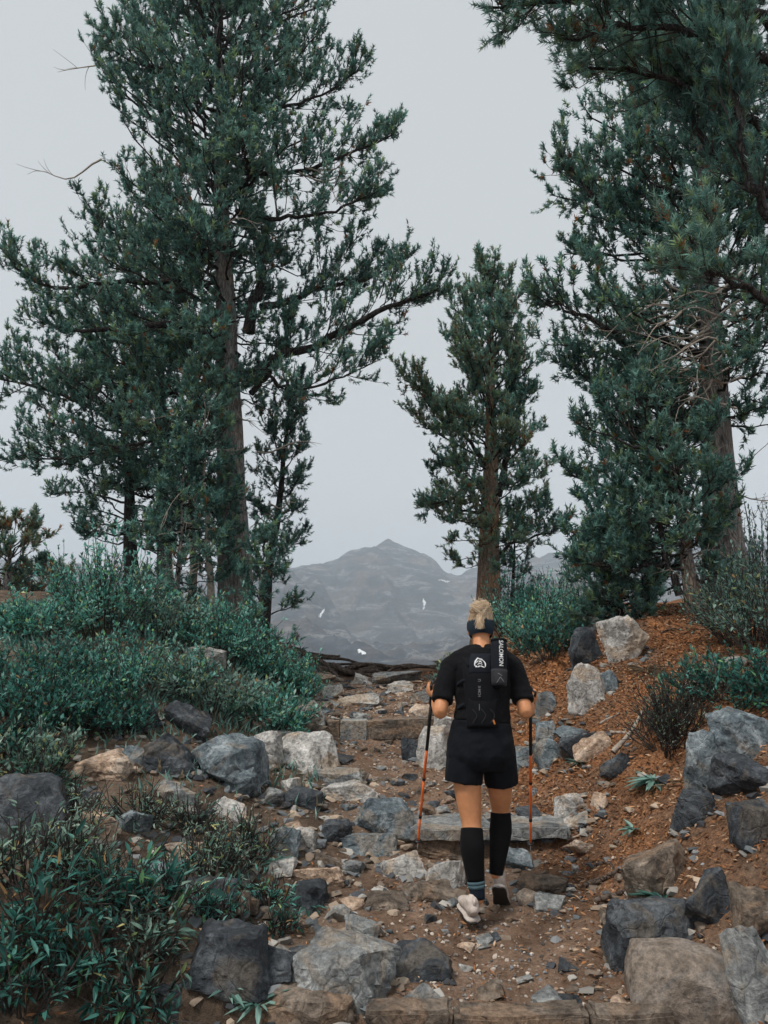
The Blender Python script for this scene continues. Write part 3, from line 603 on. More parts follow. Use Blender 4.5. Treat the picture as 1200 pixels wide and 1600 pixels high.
# ---------------------------------------------------------------- rocks
def rock_mesh(seed, size, sub=3, flat=0.0, pts=None, rough=.045, chip=.5, bev=True):
    """an angular broken stone: hull of scattered points, edges worn, faces roughened; fits the box size, base at z=0"""
    r = np.random.RandomState(seed); n = pts or r.randint(11, 19)
    p = nrm(r.normal(size=(n, 3))) * r.uniform(.75, 1.0, (n, 1)); p = np.sign(p) * np.abs(p) ** (.72 if n < 24 else .95)
    lowr = p[:, 2] < .1; p[lowr, :2] *= 1.22; p[:, 2] = np.where(p[:, 2] > 0, p[:, 2] * (1 - flat * .3), p[:, 2]); p = np.clip(p, -.8, .8)
    bm = bmesh.new(); vs = [bm.verts.new(tuple(a)) for a in p]
    bmesh.ops.convex_hull(bm, input=vs)
    for v in [v for v in bm.verts if not v.link_faces]: bm.verts.remove(v)
    bmesh.ops.dissolve_limit(bm, angle_limit=.22, verts=bm.verts, edges=bm.edges)
    if bev: bmesh.ops.bevel(bm, geom=list(bm.edges), offset=.018, segments=1, affect='EDGES', clamp_overlap=True)
    bmesh.ops.triangulate(bm, faces=bm.faces)
    for _ in range(sub):
        es = [e for e in bm.edges if e.calc_length() > .17]
        if not es: break
        bmesh.ops.subdivide_edges(bm, edges=es, cuts=1); bmesh.ops.triangulate(bm, faces=[f for f in bm.faces if len(f.verts) > 3])
    bm.normal_update(); V = np.array([v.co for v in bm.verts]); N = np.array([v.normal for v in bm.verts])
    q = V * 1.0 + seed * 3.7
    dsp = rough * 1.3 * fbm(q * 1.8, 3) + rough * chip * fbm(q * 4.5, 3, True) + rough * .5 * fbm(q * 9, 2)
    st = rough * .8 * (np.abs(((V @ nrm(r.normal(size=3))) * 3.1 + .4 * pnoise(q * 2)) % 1 - .5) - .25)      # bedding ledges
    V = V + N * (dsp + st)[:, None]
    lo, hi = V.min(0), V.max(0); V = (V - (lo + hi) / 2) / (hi - lo) * np.asarray(size)
    F = np.array([[v.index for v in f.verts] for f in bm.faces]) if bm.verts.index_update() is None else None
    bm.free(); return V, F
def put_rock(name, V, F, mt, loc, rotz=0, tilt=(0, 0), parent=None):
    me_b = MB().add(V, F); o = me_b.build(name, M[mt], parent)
    o.data.set_sharp_from_angle(angle=math.radians(20)) if hasattr(o.data, 'set_sharp_from_angle') else None
    o.data.polygons.foreach_set('use_smooth', np.ones(len(o.data.polygons), bool))
    o.location = loc; o.rotation_euler = (tilt[0], tilt[1], rotz)
    if parent is not None: o.matrix_parent_inverse = Matrix.Translation(parent.location).inverted()
    return o
ROCKS = [  # x0, y0, x1, y1 in the photograph, stone, depth/width, label
 (222, 1148, 299, 1212, 'rock_dark', .9, 'dark blue-grey boulder with black flank below the left shrubs'),
 (246, 1098, 332, 1152, 'rock_dark', .8, 'dark flat-topped rock tucked under the left shrub edge'),
 (172, 1100, 236, 1152, 'rock_dark', .9, 'darkest rock at the left, half under overhanging shrub twigs'),
 (290, 1152, 402, 1232, 'rock_blue', .9, 'large pale blue-grey boulder in the middle of the left rock pile'),
 (110, 1172, 206, 1222, 'rock_tan', .9, 'smooth pinkish tan boulder at the left below the shrubs'),
 (182, 1166, 228, 1200, 'rock_blue', .9, 'grey rock wedged between pinkish boulder and dark boulder'),
 (332, 1200, 402, 1242, 'rock_blue', .8, 'blue-grey overhanging rock in front of the large pale boulder'),
 (425, 1146, 524, 1212, 'rock_pale', .8, 'pale brown-stained boulder at the left edge of the trail'),
 (376, 1144, 440, 1196, 'rock_pale', .8, 'pale split rock left of the brown-stained trailside boulder'),
 (240, 1220, 302, 1262, 'rock_grey', .9, 'flat grey rock below the dark blue-grey boulder'),
 (456, 1098, 508, 1150, 'rock_grey', .8, 'grey-brown rock beside the green tuft near the upper step'),
 (480, 1199, 573, 1234, 'rock_grey', .5, 'long dark grey block lying along the trail edge'),
 (498, 1231, 590, 1252, 'rock_pale', .5, 'long flat pale stone just below the dark grey block'),
 (540, 1251, 646, 1314, 'rock_blue', .55, 'big slanted blue-grey slab left of the middle step'),
 (532, 1301, 620, 1340, 'rock_blue', .7, 'pointed blue-grey rock in front of the big slanted slab'),
 (500, 1284, 548, 1320, 'rock_dark', .8, 'dark rock left of the big slanted slab'),
 (418, 1295, 466, 1344, 'rock_blue', .9, 'bluish grey round rock beside the leafy plant at left'),
 (455, 1296, 494, 1332, 'rock_pale', .8, 'small pale angular rock next to the bluish round rock'),
 (458, 1355, 537, 1382, 'rock_tan', .5, 'flat peach-coloured stone on the trail'),
 (488, 1338, 562, 1358, 'rock_brown', .6, 'thin brown-grey flat stone above the peach stone'),
 (534, 1345, 570, 1368, 'rock_grey', .8, 'small grey stone right of the peach stone'),
 (595, 1334, 667, 1373, 'rock_pale', .8, 'whitish pointed rock near the left pole tip'),
 (658, 1342, 728, 1392, 'rock_pale', .8, 'white-streaked rock just left of the hiker shins'),
 (636, 1302, 748, 1346, 'rock_brown', .6, 'low brown-grey rock mass under the left pole tip'),
 (564, 1393, 637, 1424, 'rock_brown', .7, 'flat dark brown rock lying on the trail'),
 (632, 1378, 716, 1410, 'rock_brown', .6, 'dark brown buried rock left of the planted shoe'),
 (449, 1379, 508, 1428, 'rock_dark', .9, 'blue-black pointed rock at the left trail edge'),
 (540, 1431, 592, 1468, 'rock_grey', .9, 'light grey rounded rock with weeds at its foot'),
 (606, 1482, 706, 1538, 'rock_dark', .75, 'blue-black block lying right of the big boulder'),
 (453, 1464, 618, 1578, 'rock_grey', .8, 'big flat-topped grey boulder with tan stains at bottom centre'),
 (288, 1450, 412, 1562, 'rock_dark', .8, 'rough dark boulder among weeds at bottom left'),
 (374, 1488, 458, 1546, 'rock_dark', .8, 'dark low rock between the rough boulder and the big grey boulder'),
 (392, 1536, 560, 1612, 'rock_brown', .6, 'mossy dark brown rock at the bottom edge of the picture'),
 (232, 1534, 322, 1592, 'rock_dark', .7, 'tilted dark slate slab at bottom left'),
 (784, 1327, 834, 1363, 'rock_blue', .9, 'blue-grey rock at the foot of the right pole'),
 (812, 1371, 892, 1400, 'rock_brown', .6, 'dark flat rock right of the raised shoe'),
 (810, 1390, 852, 1414, 'rock_tan', .8, 'small tan rock right of the raised shoe'),
 (838, 1401, 888, 1426, 'rock_grey', .7, 'thin grey rock below the dark flat rock'),
 (872, 1241, 917, 1276, 'rock_pale', .8, 'whitish overhanging rock at the right end of the middle step'),
 (884, 1268, 920, 1294, 'rock_pale', .8, 'pale chunk under the whitish overhanging rock'),
 (927, 1241, 953, 1270, 'rock_tan', .9, 'small tan upright stone on the right slope'),
 (888, 1310, 944, 1338, 'rock_tan', .7, 'flat tan stone set in the dirt right of the right pole'),
 (653, 1138, 702, 1207, 'rock_pale', .7, 'tall pale block left of the hiker hips'),
 (674, 1122, 712, 1168, 'rock_pale', .7, 'pale grey rock behind the tall pale block'),
 (628, 1156, 657, 1192, 'rock_dark', .6, 'dark shard leaning on the tall pale block'),
 (1004, 1474, 1182, 1594, 'rock_boulder', .8, 'big smooth tan boulder in the lower right corner'),
 (1158, 1470, 1240, 1612, 'rock_grey', .8, 'grey boulder cut off by the right edge at the bottom'),
 (968, 1408, 1108, 1512, 'rock_dark', .75, 'black angular boulder above the big tan boulder'),
 (1074, 1364, 1154, 1450, 'rock_dark', .85, 'dark egg-shaped rock on the right bank'),
 (984, 1318, 1098, 1404, 'rock_brown', .8, 'brown lichen-patched rock on the right bank'),
 (1084, 1150, 1146, 1246, 'rock_blue', .8, 'blue-grey block, left part of the right-hand outcrop'),
 (1120, 1112, 1212, 1200, 'rock_blue', .8, 'weathered blue-grey top block of the right-hand outcrop'),
 (1130, 1180, 1222, 1256, 'rock_dark', .8, 'dark lower block of the right-hand outcrop'),
 (1062, 1236, 1118, 1294, 'rock_dark', .8, 'dark ledge below the right-hand outcrop'),
 (1150, 1256, 1214, 1326, 'rock_dark', .8, 'dark rock at the right edge below the outcrop'),
 (1150, 1395, 1214, 1480, 'rock_brown', .8, 'brown rock at the right edge above the big tan boulder'),
 (950, 968, 1020, 1042, 'rock_pale', .8, 'pale rounded boulder high on the right bank'),
 (888, 1044, 947, 1118, 'rock_pale', .7, 'whitish jagged rock right of the hiker shoulder'),
 (933, 1050, 969, 1086, 'rock_blue', .8, 'blue-grey cube-like rock beside the whitish jagged rock'),
 (840, 1084, 870, 1120, 'rock_blue', .6, 'slate stone standing upright by the right hand'),
 (838, 1130, 874, 1162, 'rock_blue', .7, 'blue slate slab beside the hiker right hip'),
 (840, 1158, 882, 1198, 'rock_blue', .7, 'large blue slate slab right of the right pole'),
 (798, 1168, 832, 1206, 'rock_blue', .7, 'slate slab partly hidden by the hiker shorts'),
 (870, 1136, 918, 1162, 'rock_blue', .6, 'tilted dark slate on the right slope'),
 (878, 1146, 938, 1188, 'rock_dark', .6, 'dark smooth slate slab on the right slope'),
 (898, 1148, 956, 1186, 'rock_tan', .6, 'pale tan stone above the dark slate slab'),
 (944, 1178, 992, 1212, 'rock_dark', .6, 'dark shard sticking out of the needle litter'),
 (896, 985, 952, 1044, 'rock_dark', .8, 'stacked dark rock behind the shrub on the right'),
 (908, 958, 950, 990, 'rock_grey', .8, 'grey rock topping the dark stack on the right'),
 (1124, 1028, 1174, 1050, 'rock_grey', .8, 'grey stone in the orange litter near the right edge'),
 (1092, 1040, 1124, 1062, 'rock_brown', .8, 'brown stone in the orange litter'),
 (1076, 1060, 1134, 1078, 'rock_tan', .7, 'flat tan stone in the orange litter'),
 (528, 1084, 598, 1106, 'rock_pale', .6, 'flat pale rock set in the trail above the upper step'),
 (498, 1070, 536, 1092, 'rock_pale', .7, 'pale rock at the left trail edge below the roots'),
 (582, 1050, 658, 1070, 'rock_grey', .6, 'flat grey slab below the roots on the crest'),
 (607, 1065, 646, 1084, 'rock_pale', .7, 'small pale pointed rock under the crest slab'),
 (552, 1053, 576, 1070, 'rock_pale', .8, 'small pale rock against the roots'),
 (640, 1102, 676, 1126, 'rock_tan', .7, 'light tan stone by the left pole grip'),
 (643, 1078, 674, 1102, 'rock_grey', .8, 'grey rock beside the hiker left hand'),
 (551, 1114, 577, 1127, 'rock_grey', .8, 'small grey stone resting on the upper step'),
 (-30, 1216, 92, 1334, 'rock_dark', .8, 'large dark blue rock at the left edge'),
 (70, 1228, 140, 1262, 'rock_blue', .8, 'flat blue-grey rock right of the rock at the left edge'),
 (252, 1316, 312, 1346, 'rock_tan', .7, 'tan flat-faced stone above the drooping leaves'),
 (176, 1268, 228, 1310, 'rock_blue', .8, 'blue-grey rock behind the left weeds'),
 (120, 1270, 178, 1316, 'rock_tan', .8, 'blotchy tan rock among the left weeds'),
 (284, 1012, 348, 1044, 'rock_pale', .7, 'pale rock showing through the left shrubs'),
 (262, 1262, 322, 1296, 'rock_grey', .8, 'grey rock in the middle of the left weeds'),
 (322, 1250, 384, 1284, 'rock_pale', .7, 'pale grey stone under the blue-grey overhanging rock'),
 (390, 1232, 440, 1258, 'rock_grey', .8, 'small grey stone left of the long flat pale stone'),
]
rocklist = []
for k, (x0, y0, x1, y1, mt, dw, lab) in enumerate(ROCKS):
    cx = (x0 + x1) / 2; g = hit(cx, y1 - .12 * (y1 - y0)); s = mpp(cx, y1, g[1])
    W = (x1 - x0) * s; D = W * dw; dn = abs(ray(cx, (y0 + y1) / 2)[2]); ang_ = math.atan2(-ray(cx, y1)[2], ray(cx, y1)[1])
    Hh = max(.28 * W, ((y1 - y0) * s - D * max(0, math.sin(ang_)) * .75) / math.cos(ang_))
    r = np.random.RandomState(500 + k); bury = .38 * Hh + .02
    V, F = rock_mesh(900 + k, (W * 1.08, D * 1.08, Hh + bury), 4 if W > .18 else 3, flat=.4, pts=(44 if mt == 'rock_boulder' else None), rough=(.03 if mt == 'rock_boulder' else .085))
    c_ = np.array([g[0], g[1] + D * .35, g[2] + (Hh + bury) / 2 - bury])
    gc = float(gz(c_[0], c_[1])); c_[2] = min(c_[2], gc + (Hh + bury) * .30)
    o = put_rock('boulder' if W > .33 else 'rock', V, F, mt, c_, r.uniform(-.18, .18), (r.normal(0, .06), r.normal(0, .06)))
    tag(o, lab, 'rock', 'rocks along the trail'); rocklist.append((c_[0], c_[1], max(W, D) * .5))
# steps: built slabs and blocks
def block(name, x0, x1, y0, y1, z0, z1, mt, seed, parent=None, wob=.012):
    r = np.random.RandomState(seed); nx_, ny_, nz_ = max(6, int((x1 - x0) / .035)), 6, 6
    bm = bmesh.new(); bmesh.ops.create_cube(bm, size=1)
    bmesh.ops.bevel(bm, geom=list(bm.edges), offset=.05, segments=2, affect='EDGES')
    bmesh.ops.scale(bm, vec=(x1 - x0, y1 - y0, z1 - z0), verts=bm.verts)
    for _ in range(6):
        es = [e for e in bm.edges if e.calc_length() > .05]
        if not es: break
        bmesh.ops.subdivide_edges(bm, edges=es, cuts=1)
    bmesh.ops.triangulate(bm, faces=bm.faces); bm.normal_update(); bm.verts.index_update()
    V = np.array([v.co for v in bm.verts]); N = np.array([v.normal for v in bm.verts]); q = V + seed * 2.3
    V = V + N * (wob * (1.5 * fbm(q * 5, 3) + .9 * fbm(q * 16, 3, True) - .3))[:, None]; V[:, 2] += .035 * (x1 - x0) * pnoise(q * np.array([1.6, .5, .1])); V[:, 1] += .05 * pnoise(q * np.array([2.2, .3, .1]) + 4)
    F = np.array([[v.index for v in f.verts] for f in bm.faces]); bm.free()
    return put_rock(name, V, F, mt, ((x0 + x1) / 2, (y0 + y1) / 2, (z0 + z1) / 2), r.normal(0, .03), (0, 0), parent)
lo = empty('trail_step', (.55, 3.42, -.1), 'weathered stone edging step across the bottom of the picture', 'step')
xs = [P(572, 1580, 3.38)[0], P(706, 1580, 3.38)[0], P(912, 1580, 3.38)[0], P(1042, 1580, 3.38)[0]]
for k in range(3): block('stone_block', xs[k] + .004, xs[k + 1] - .004, 3.27, 3.39, -.22, .062 - .012 * (k % 2), 'rock_brown', 60 + k, lo)
mi = empty('trail_step', (.7, 5.5, .1), 'dark stone slab step across the trail behind the hiker', 'step')
xa, xb, xm = P(640, 1290, 5.5)[0], P(886, 1290, 5.5)[0], P(765, 1290, 5.5)[0]
block('stone_slab', xa, xm - .004, 5.34, 5.84, .205, .275, 'rock_grey', 70, mi); block('stone_slab', xm + .004, xb, 5.37, 5.86, .195, .268, 'rock_grey', 71, mi)
block('shadow_stone', xa + .08, xb - .06, 5.47, 5.8, .0, .196, 'rock_dark', 72, mi)  # recessed stone, its dark colour stands in for the black shadow under the slabs
up = empty('trail_step', (.0, 8.0, .5), 'upper trail step of squared blocks beside a dark beam', 'step')
x1_, x2_, x3_ = P(510, 1145, 8)[0], P(575, 1145, 8)[0], P(672, 1145, 8)[0]
xq = P(531, 1145, 8)[0]
block('stone_block', x1_, xq - .006, 7.93, 8.25, .50, .73, 'rock_brown', 73, up); block('stone_block', xq + .006, x2_ - .006, 7.92, 8.25, .50, .735, 'rock_grey', 74, up)
block('beam', x2_ + .006, x3_ + .25, 7.96, 8.2, .56, .745, 'rock_brown', 75, up)
# embedded stones: pieces of the ground
r = np.random.RandomState(77)
SH = [rock_mesh(2000 + k, (1, 1, 1), 2, rough=.05) for k in range(10)]
MEs = []
for k, (V, F) in enumerate(SH):
    for mt in ('rock_pale', 'rock_grey', 'rock_brown', 'rock_tan', 'rock_blue', 'rock_dark'):
        o = put_rock('stone', V, F, mt, (0, 0, 0)); MEs.append((mt, o.data)); bpy.data.objects.remove(o)
MEs = [m_ for _, m_ in sorted(MEs, key=lambda a: a[0])]
def free(x, y, s): return all((x - a) ** 2 + (y - b) ** 2 > (c * .8 + s * .4) ** 2 for a, b, c in rocklist)
n = 0
def stone(x, y, s, hgt, me):
    o = bpy.data.objects.new('stone', me); COL.objects.link(o); o.parent = ground
    o.location = (x, y, float(gz(x, y)) + s * hgt * .12); o.scale = (s, s * r.uniform(.6, 1), s * hgt); o.rotation_euler = (r.normal(0, .12), r.normal(0, .12), r.uniform(0, 6.28))
for _ in range(6000):
    if n >= 290: break
    y = 3.45 + r.uniform() ** 1.35 * 9; d = r.normal(-.35, 1.1); x = xc(y) + d * hw(y)
    if d < -2.6 or d > 2.2: continue
    s = r.uniform(.035, .10) * (1.9 if d < -.9 else 1) * (1 + .05 * y) * (1.5 if r.uniform() < .18 else 1)
    if not free(x, y, s): continue
    me = MEs[int(np.clip(r.choice([0, 1, 1, 2, 2, 3, 4, 5]), 0, 5)) // 1 * 10 + r.randint(10)]
    stone(x, y, s, r.uniform(.3, .65), me); n += 1
# gravel: pebbles nobody could count
def ico():
    bm = bmesh.new(); bmesh.ops.create_icosphere(bm, subdivisions=1, radius=.5); bm.verts.index_update()
    V = np.array([v.co for v in bm.verts]); F = np.array([[v.index for v in f.verts] for f in bm.faces]); bm.free(); return V, F
IV, IF = ico(); mb = MB()
for k in range(8):
    rr_ = np.random.RandomState(k); V = IV * rr_.uniform(.6, 1.25, (12, 1)) * np.array([1, .8, .5]); N = 1100
    y = 3.1 + rr_.uniform(size=N) ** 1.5 * 8.5; x = xc(y) + rr_.normal(0, .72, N) * hw(y); cl = fbm(np.stack([x, y, 0 * x], 1) * 2.3, 2)
    kp = rr_.uniform(-.6, .8, N) < cl + .35; x, y = x[kp], y[kp]; N = len(x)
    s = rr_.uniform(.006, .03, N) * rr_.uniform(.5, 1.2, N) * (1 + .05 * y); z = gz(x, y) + s * .12; a = rr_.uniform(0, 6.28, N)
    W, G, m_ = scatter(V, IF, np.stack([x, y, z], 1), np.stack([np.cos(a), np.sin(a), rr_.normal(0, .15, N)], 1), np.tile(UP, (N, 1)) + rr_.normal(0, .15, (N, 3)), s)
    pal = np.array([(.38, .32, .27), (.20, .17, .15), (.10, .095, .095), (.52, .45, .38), (.28, .20, .14), (.25, .26, .27)])
    mb.add(W, G, np.repeat(pal[rr_.randint(0, 6, N)] * rr_.uniform(.6, 1.2, (N, 1)), m_, 0))
tag(mb.build('gravel', M['pebble'], ground), kind='stuff')
# rubble: flat broken fragments packed along both edges of the trail
mb = MB(); rr_ = np.random.RandomState(31)
palr = np.array([(.36, .34, .31), (.21, .22, .225), (.13, .145, .155), (.42, .33, .25), (.20, .155, .12), (.075, .08, .09)])
for k in range(10):
    V, F = rock_mesh(2100 + k, (1, 1, 1), 0, rough=.05, bev=False); N = 190
    y = 3.3 + rr_.uniform(size=N) ** 1.2 * 8.5; sd_ = np.where(rr_.uniform(size=N) < .68, -1, 1); x = xc(y) + sd_ * hw(y) * np.abs(rr_.normal(1.15, .45, N))
    lp = rr_.uniform(size=N) < .3; x = np.where(lp, rr_.uniform(-3.0, -.3, N), x); y = np.where(lp, rr_.uniform(3.9, 6.6, N), y)
    ri = rr_.randint(0, len(rocklist), N); rc = np.array(rocklist)[ri]; an_ = rr_.uniform(0, 6.28, N); nr = rr_.uniform(size=N) < .4; x = np.where(nr, rc[:, 0] + np.cos(an_) * rc[:, 2] * 1.08, x); y = np.where(nr, rc[:, 1] + np.sin(an_) * rc[:, 2] * .95, y)
    s = rr_.uniform(.03, .085, N) * (.8 + .06 * y); a = rr_.uniform(0, 6.28, N)
    W, G, m_ = scatter(V * np.array([1, .8, .42]), F, np.stack([x, y, gz(x, y) + s * .06], 1), np.stack([np.cos(a), np.sin(a), rr_.normal(0, .25, N)], 1), UP + rr_.normal(0, .25, (N, 3)), s)
    mb.add(W, G, np.repeat(palr[rr_.randint(0, 6, N)] * rr_.uniform(.6, 1.2, (N, 1)), m_, 0))
tag(mb.build('rubble', M['pebble'], ground), kind='stuff')
# needle and bark litter on the right bank and strewn on the trail
LV = np.array([[-.02, -.5, 0], [.15, .05, .07], [-.13, -.02, .05], [.03, .5, 0]]); LF = np.array([[0, 1, 2], [2, 1, 3]])
rr_ = np.random.RandomState(5); N = 130000
y = 2.6 + rr_.uniform(size=N) ** 1.25 * 10; x = rr_.uniform(-1.6, 4.6, N); pr = np.clip(litter_mask(x, y), 0, 1) * .95 + .05
kp = (rr_.uniform(size=N) < pr) & (np.abs(x) < .56 * y + .2); x, y = x[kp], y[kp]; N = len(x); s = rr_.uniform(.014, .040, N) * (.75 + .12 * y); a = rr_.uniform(0, 6.28, N)
z = gz(x, y) + rr_.uniform(.004, .022, N)
W, G, m_ = scatter(LV, LF, np.stack([x, y, z], 1), np.stack([np.cos(a), np.sin(a), rr_.normal(0, .3, N)], 1), UP + rr_.normal(0, .4, (N, 3)), s)
pal = np.array([(.31, .14, .065), (.47, .24, .12), (.17, .075, .038), (.55, .38, .25), (.085, .05, .034), (.38, .165, .07)])
clr = pal[rr_.randint(0, 6, N)] * rr_.uniform(.55, 1.2, (N, 1))
tag(MB().add(W, G, np.repeat(clr, m_, 0)).build('needle_litter', M['litter'], ground), kind='stuff')
print('LITTER', N)
for p_ in ground.children: p_.matrix_parent_inverse = Matrix()
# roots twisting over the crest
RT = [[(462, 1018), (500, 1028), (540, 1030), (590, 1046), (640, 1046)], [(455, 1026), (490, 1040), (520, 1046), (560, 1044), (610, 1054)], [(470, 1022), (505, 1036), (525, 1056), (545, 1068)],
      [(480, 1036), (500, 1048), (515, 1062), (540, 1066)], [(540, 1044), (575, 1038), (610, 1042), (612, 1046), (588, 1060)], [(460, 1014), (485, 1022), (525, 1026), (530, 1024)], [(500, 1046), (540, 1052), (575, 1050), (640, 1040), (690, 1046)],
      [(560, 1048), (600, 1042), (650, 1042), (690, 1040)], [(470, 1032), (478, 1044), (490, 1050), (498, 1058)], [(520, 1040), (545, 1050), (580, 1056), (600, 1064)], [(450, 1020), (475, 1034), (520, 1038), (570, 1036)]]
rt = empty('root_tangle', on(P(530, 1045, 12.2)[0], 12.2), 'tangle of bare twisted roots across the crest of the trail', 'roots')
rr_ = np.random.RandomState(9)
for k, pl in enumerate(RT):
    Yk = 12.9 - .07 * (k % 5); C = curve([P(a, b, Yk - (b - 1035) * .03) for a, b in pl], 22); C[:, 1] += .03 * fbm(C * 4 + k, 2); C[:, 2] += .02 * fbm(C * 5 + k * 3, 2)
    r0 = rr_.uniform(.035, .085); R_ = np.linspace(r0, r0 * .4, 22) * (1 + .25 * fbm(C * 6, 2))
    MB().add(*tubes(C[None], R_[None], 9)).build('root', M['root'], rt, True)
# sticks lying in the litter
STICKS = [((958, 1180), (1004, 1118), .022, 'curved pale stick lying across the right bank litter'), ((938, 1132), (968, 1118), .012, 'thin pale stick in the litter below the jagged rock'), ((955, 1146), (990, 1160), .014, 'short stick below the curved pale stick'),
      ((1032, 990), (1058, 984), .010, 'small twig in the orange litter under the pines'), ((1048, 1110), (1066, 1088), .010, 'twig standing by the spiky shrub'), ((915, 1388), (968, 1368), .020, 'half-buried root stick beside the brown bank rock'),
      ((930, 1412), (985, 1398), .018, 'dark root stick near the black boulder'), ((885, 1316), (915, 1306), .008, 'thin twig on the dirt right of the right pole'), ((930, 1352), (962, 1366), .012, 'bent twig at the foot of the right bank'), ((700, 1234), (716, 1222), .01, 'pale splinter on the trail left of the hiker thigh')]
for k, (a, b, ra, lab) in enumerate(STICKS):
    A_, B_ = hit(*a), hit(*b); mdl = (A_ + B_) / 2 + np.array([.03, 0, .03]); C = curve([A_ + [0, 0, ra], mdl, B_ + [0, 0, ra * 1.5]], 12); C += .012 * fbm(C * 9 + k, 2)[:, None]
    V, F = tubes(C[None], (np.linspace(ra, ra * .5, 12) * (1 + .2 * fbm(C * 20, 2)))[None], 7)
    tag(MB().add(V, F).build('stick', M['dead_wood'] if 'pale' in lab or 'thin' in lab else M['root'], None, True), lab, 'stick', 'sticks on the ground')
# ---------------------------------------------------------------- shrubs and herbs
def leaf_shape(w=.26, bend=.18):
    V = np.array([[0, 0, 0], [-w * .8, .3, .03], [w * .8, .3, .03], [0, .3, -.02], [-w * .75, .62, .02 - bend * .4], [w * .75, .62, .02 - bend * .4], [0, .62, -.03 - bend * .4], [0, 1, -bend]])
    return V, np.array([[0, 3, 1], [0, 2, 3], [1, 3, 6], [1, 6, 4], [3, 2, 5], [3, 5, 6], [4, 6, 7], [6, 5, 7]])
def leaf_small(w=.22, bend=.1):
    V = np.array([[0, 0, 0], [-w, .45, .04], [w, .45, .04], [0, 1, -bend]]); return V, np.array([[0, 2, 1], [1, 2, 3]])
PAL = {'teal': ((.03, .12, .10), (.13, .37, .305), (.38, .60, .53)), 'grey': ((.06, .11, .095), (.16, .26, .22), (.36, .46, .40)),
       'deep': ((.016, .062, .052), (.05, .175, .145), (.14, .33, .28)), 'dry': ((.09, .065, .04), (.22, .16, .10), (.40, .32, .22)), 'mix': ((.05, .095, .076), (.16, .26, .21), (.38, .44, .36))}
def shrub(label, base, rad, hgt, nst, nlv, seed, pal='teal', ll=.055, lw=.22, name='shrub', big=False, flop=0., cat='shrub', orange=.01, group='shrubs beside the trail', stemmat='twig', spread=1.0, bare=0.):
    r = np.random.RandomState(seed); base = np.asarray(base, float); root = empty(name, base, label, cat, group)
    a = r.uniform(0, 2 * math.pi, nst); q_ = r.uniform(0, 1, nst) ** .55; h = hgt * (1 - .45 * q_ ** 2) * r.uniform(.4, 1.25, nst); s = np.linspace(0, 1, 6)
    foot = np.stack([np.cos(a), np.sin(a), 0 * a], 1) * (q_ * rad * .35)[:, None]; end = np.stack([np.cos(a), np.sin(a), 0 * a], 1) * (q_ * rad)[:, None]
    S = base + foot[:, None, :] + (end - foot)[:, None, :] * (s ** 1.25 * spread)[None, :, None] + UP * (h[:, None] * (s - flop * s ** 2.2))[:, :, None]
    S[:, :, 2] += (gz(S[:, 0, 0], S[:, 0, 1]) - base[2])[:, None]
    S += r.normal(0, .015 * hgt ** .5, S.shape) * s[None, :, None]
    mb = MB(); mb.add(*tubes(S, (.004 + .004 * hgt) * np.linspace(1, .3, 6)[None].repeat(nst, 0), 3))
    nt_ = 5; idx = np.repeat(np.arange(nst), nt_); n = len(idx); t = r.uniform(.25, .95, n); p0, tg = interp_poly(S, idx, t)
    d = nrm(tg + r.normal(0, .55, (n, 3)) + UP * .2); L = r.uniform(.12, .34, n) * hgt ** .6; s4 = np.linspace(0, 1, 4)
    T = p0[:, None, :] + d[:, None, :] * (L[:, None] * s4)[:, :, None] + UP * (L[:, None] * .2 * s4 ** 2)[:, :, None]
    mb.add(*tubes(T[:, ::3], np.array([.0035, .002])[None].repeat(n, 0), 3)); mb.build('stems', M[stemmat], root)['kind'] = 'stuff'
    nl = int(nlv * (1 - bare)); k1 = r.uniform(size=nl) < .72
    i1 = r.randint(0, n, nl); t1 = r.uniform(.15, 1, nl); pa, ta = interp_poly(T, i1, t1); i2 = r.randint(0, nst, nl); pb, tb = interp_poly(S, i2, r.uniform(.35, 1, nl))
    pos = np.where(k1[:, None], pa, pb); tg = np.where(k1[:, None], ta, tb)
    d = nrm(tg * .8 + r.normal(0, .6, (nl, 3)) + UP * (.25 - flop)); up_ = nrm(UP + r.normal(0, .36, (nl, 3)))
    sh = leaf_shape(lw, .25) if big else leaf_small(lw)
    W, G, m_ = scatter(*sh, pos, d, up_, ll * r.uniform(.4, 1.4, nl))
    p0_, p1_, p2_ = (np.array(c) for c in PAL[pal]); cl = np.clip(.45 + .75 * fbm(pos * 3 + seed, 2) + r.normal(0, .26, nl), 0, 1)[:, None]
    c = np.where(cl < .5, p0_ + (p1_ - p0_) * cl * 2, p1_ + (p2_ - p1_) * (cl * 2 - 1)); o = r.uniform(size=nl) < orange
    yl = r.uniform(size=nl) < .10; c[yl] = c[yl] * np.array([1.9, 1.3, .7]); c[o] = np.array([.42, .22, .09]) * r.uniform(.5, 1.1, (o.sum(), 1))
    mb = MB().add(W, G, np.repeat(np.minimum(c * np.array([1.05, 1.18, 1.18]), .8), m_, 0)); mb.build('foliage', M['leaf'], root)['kind'] = 'stuff'
    return root
def g3(px, py, Y): return on(P(px, py, Y)[0], Y)
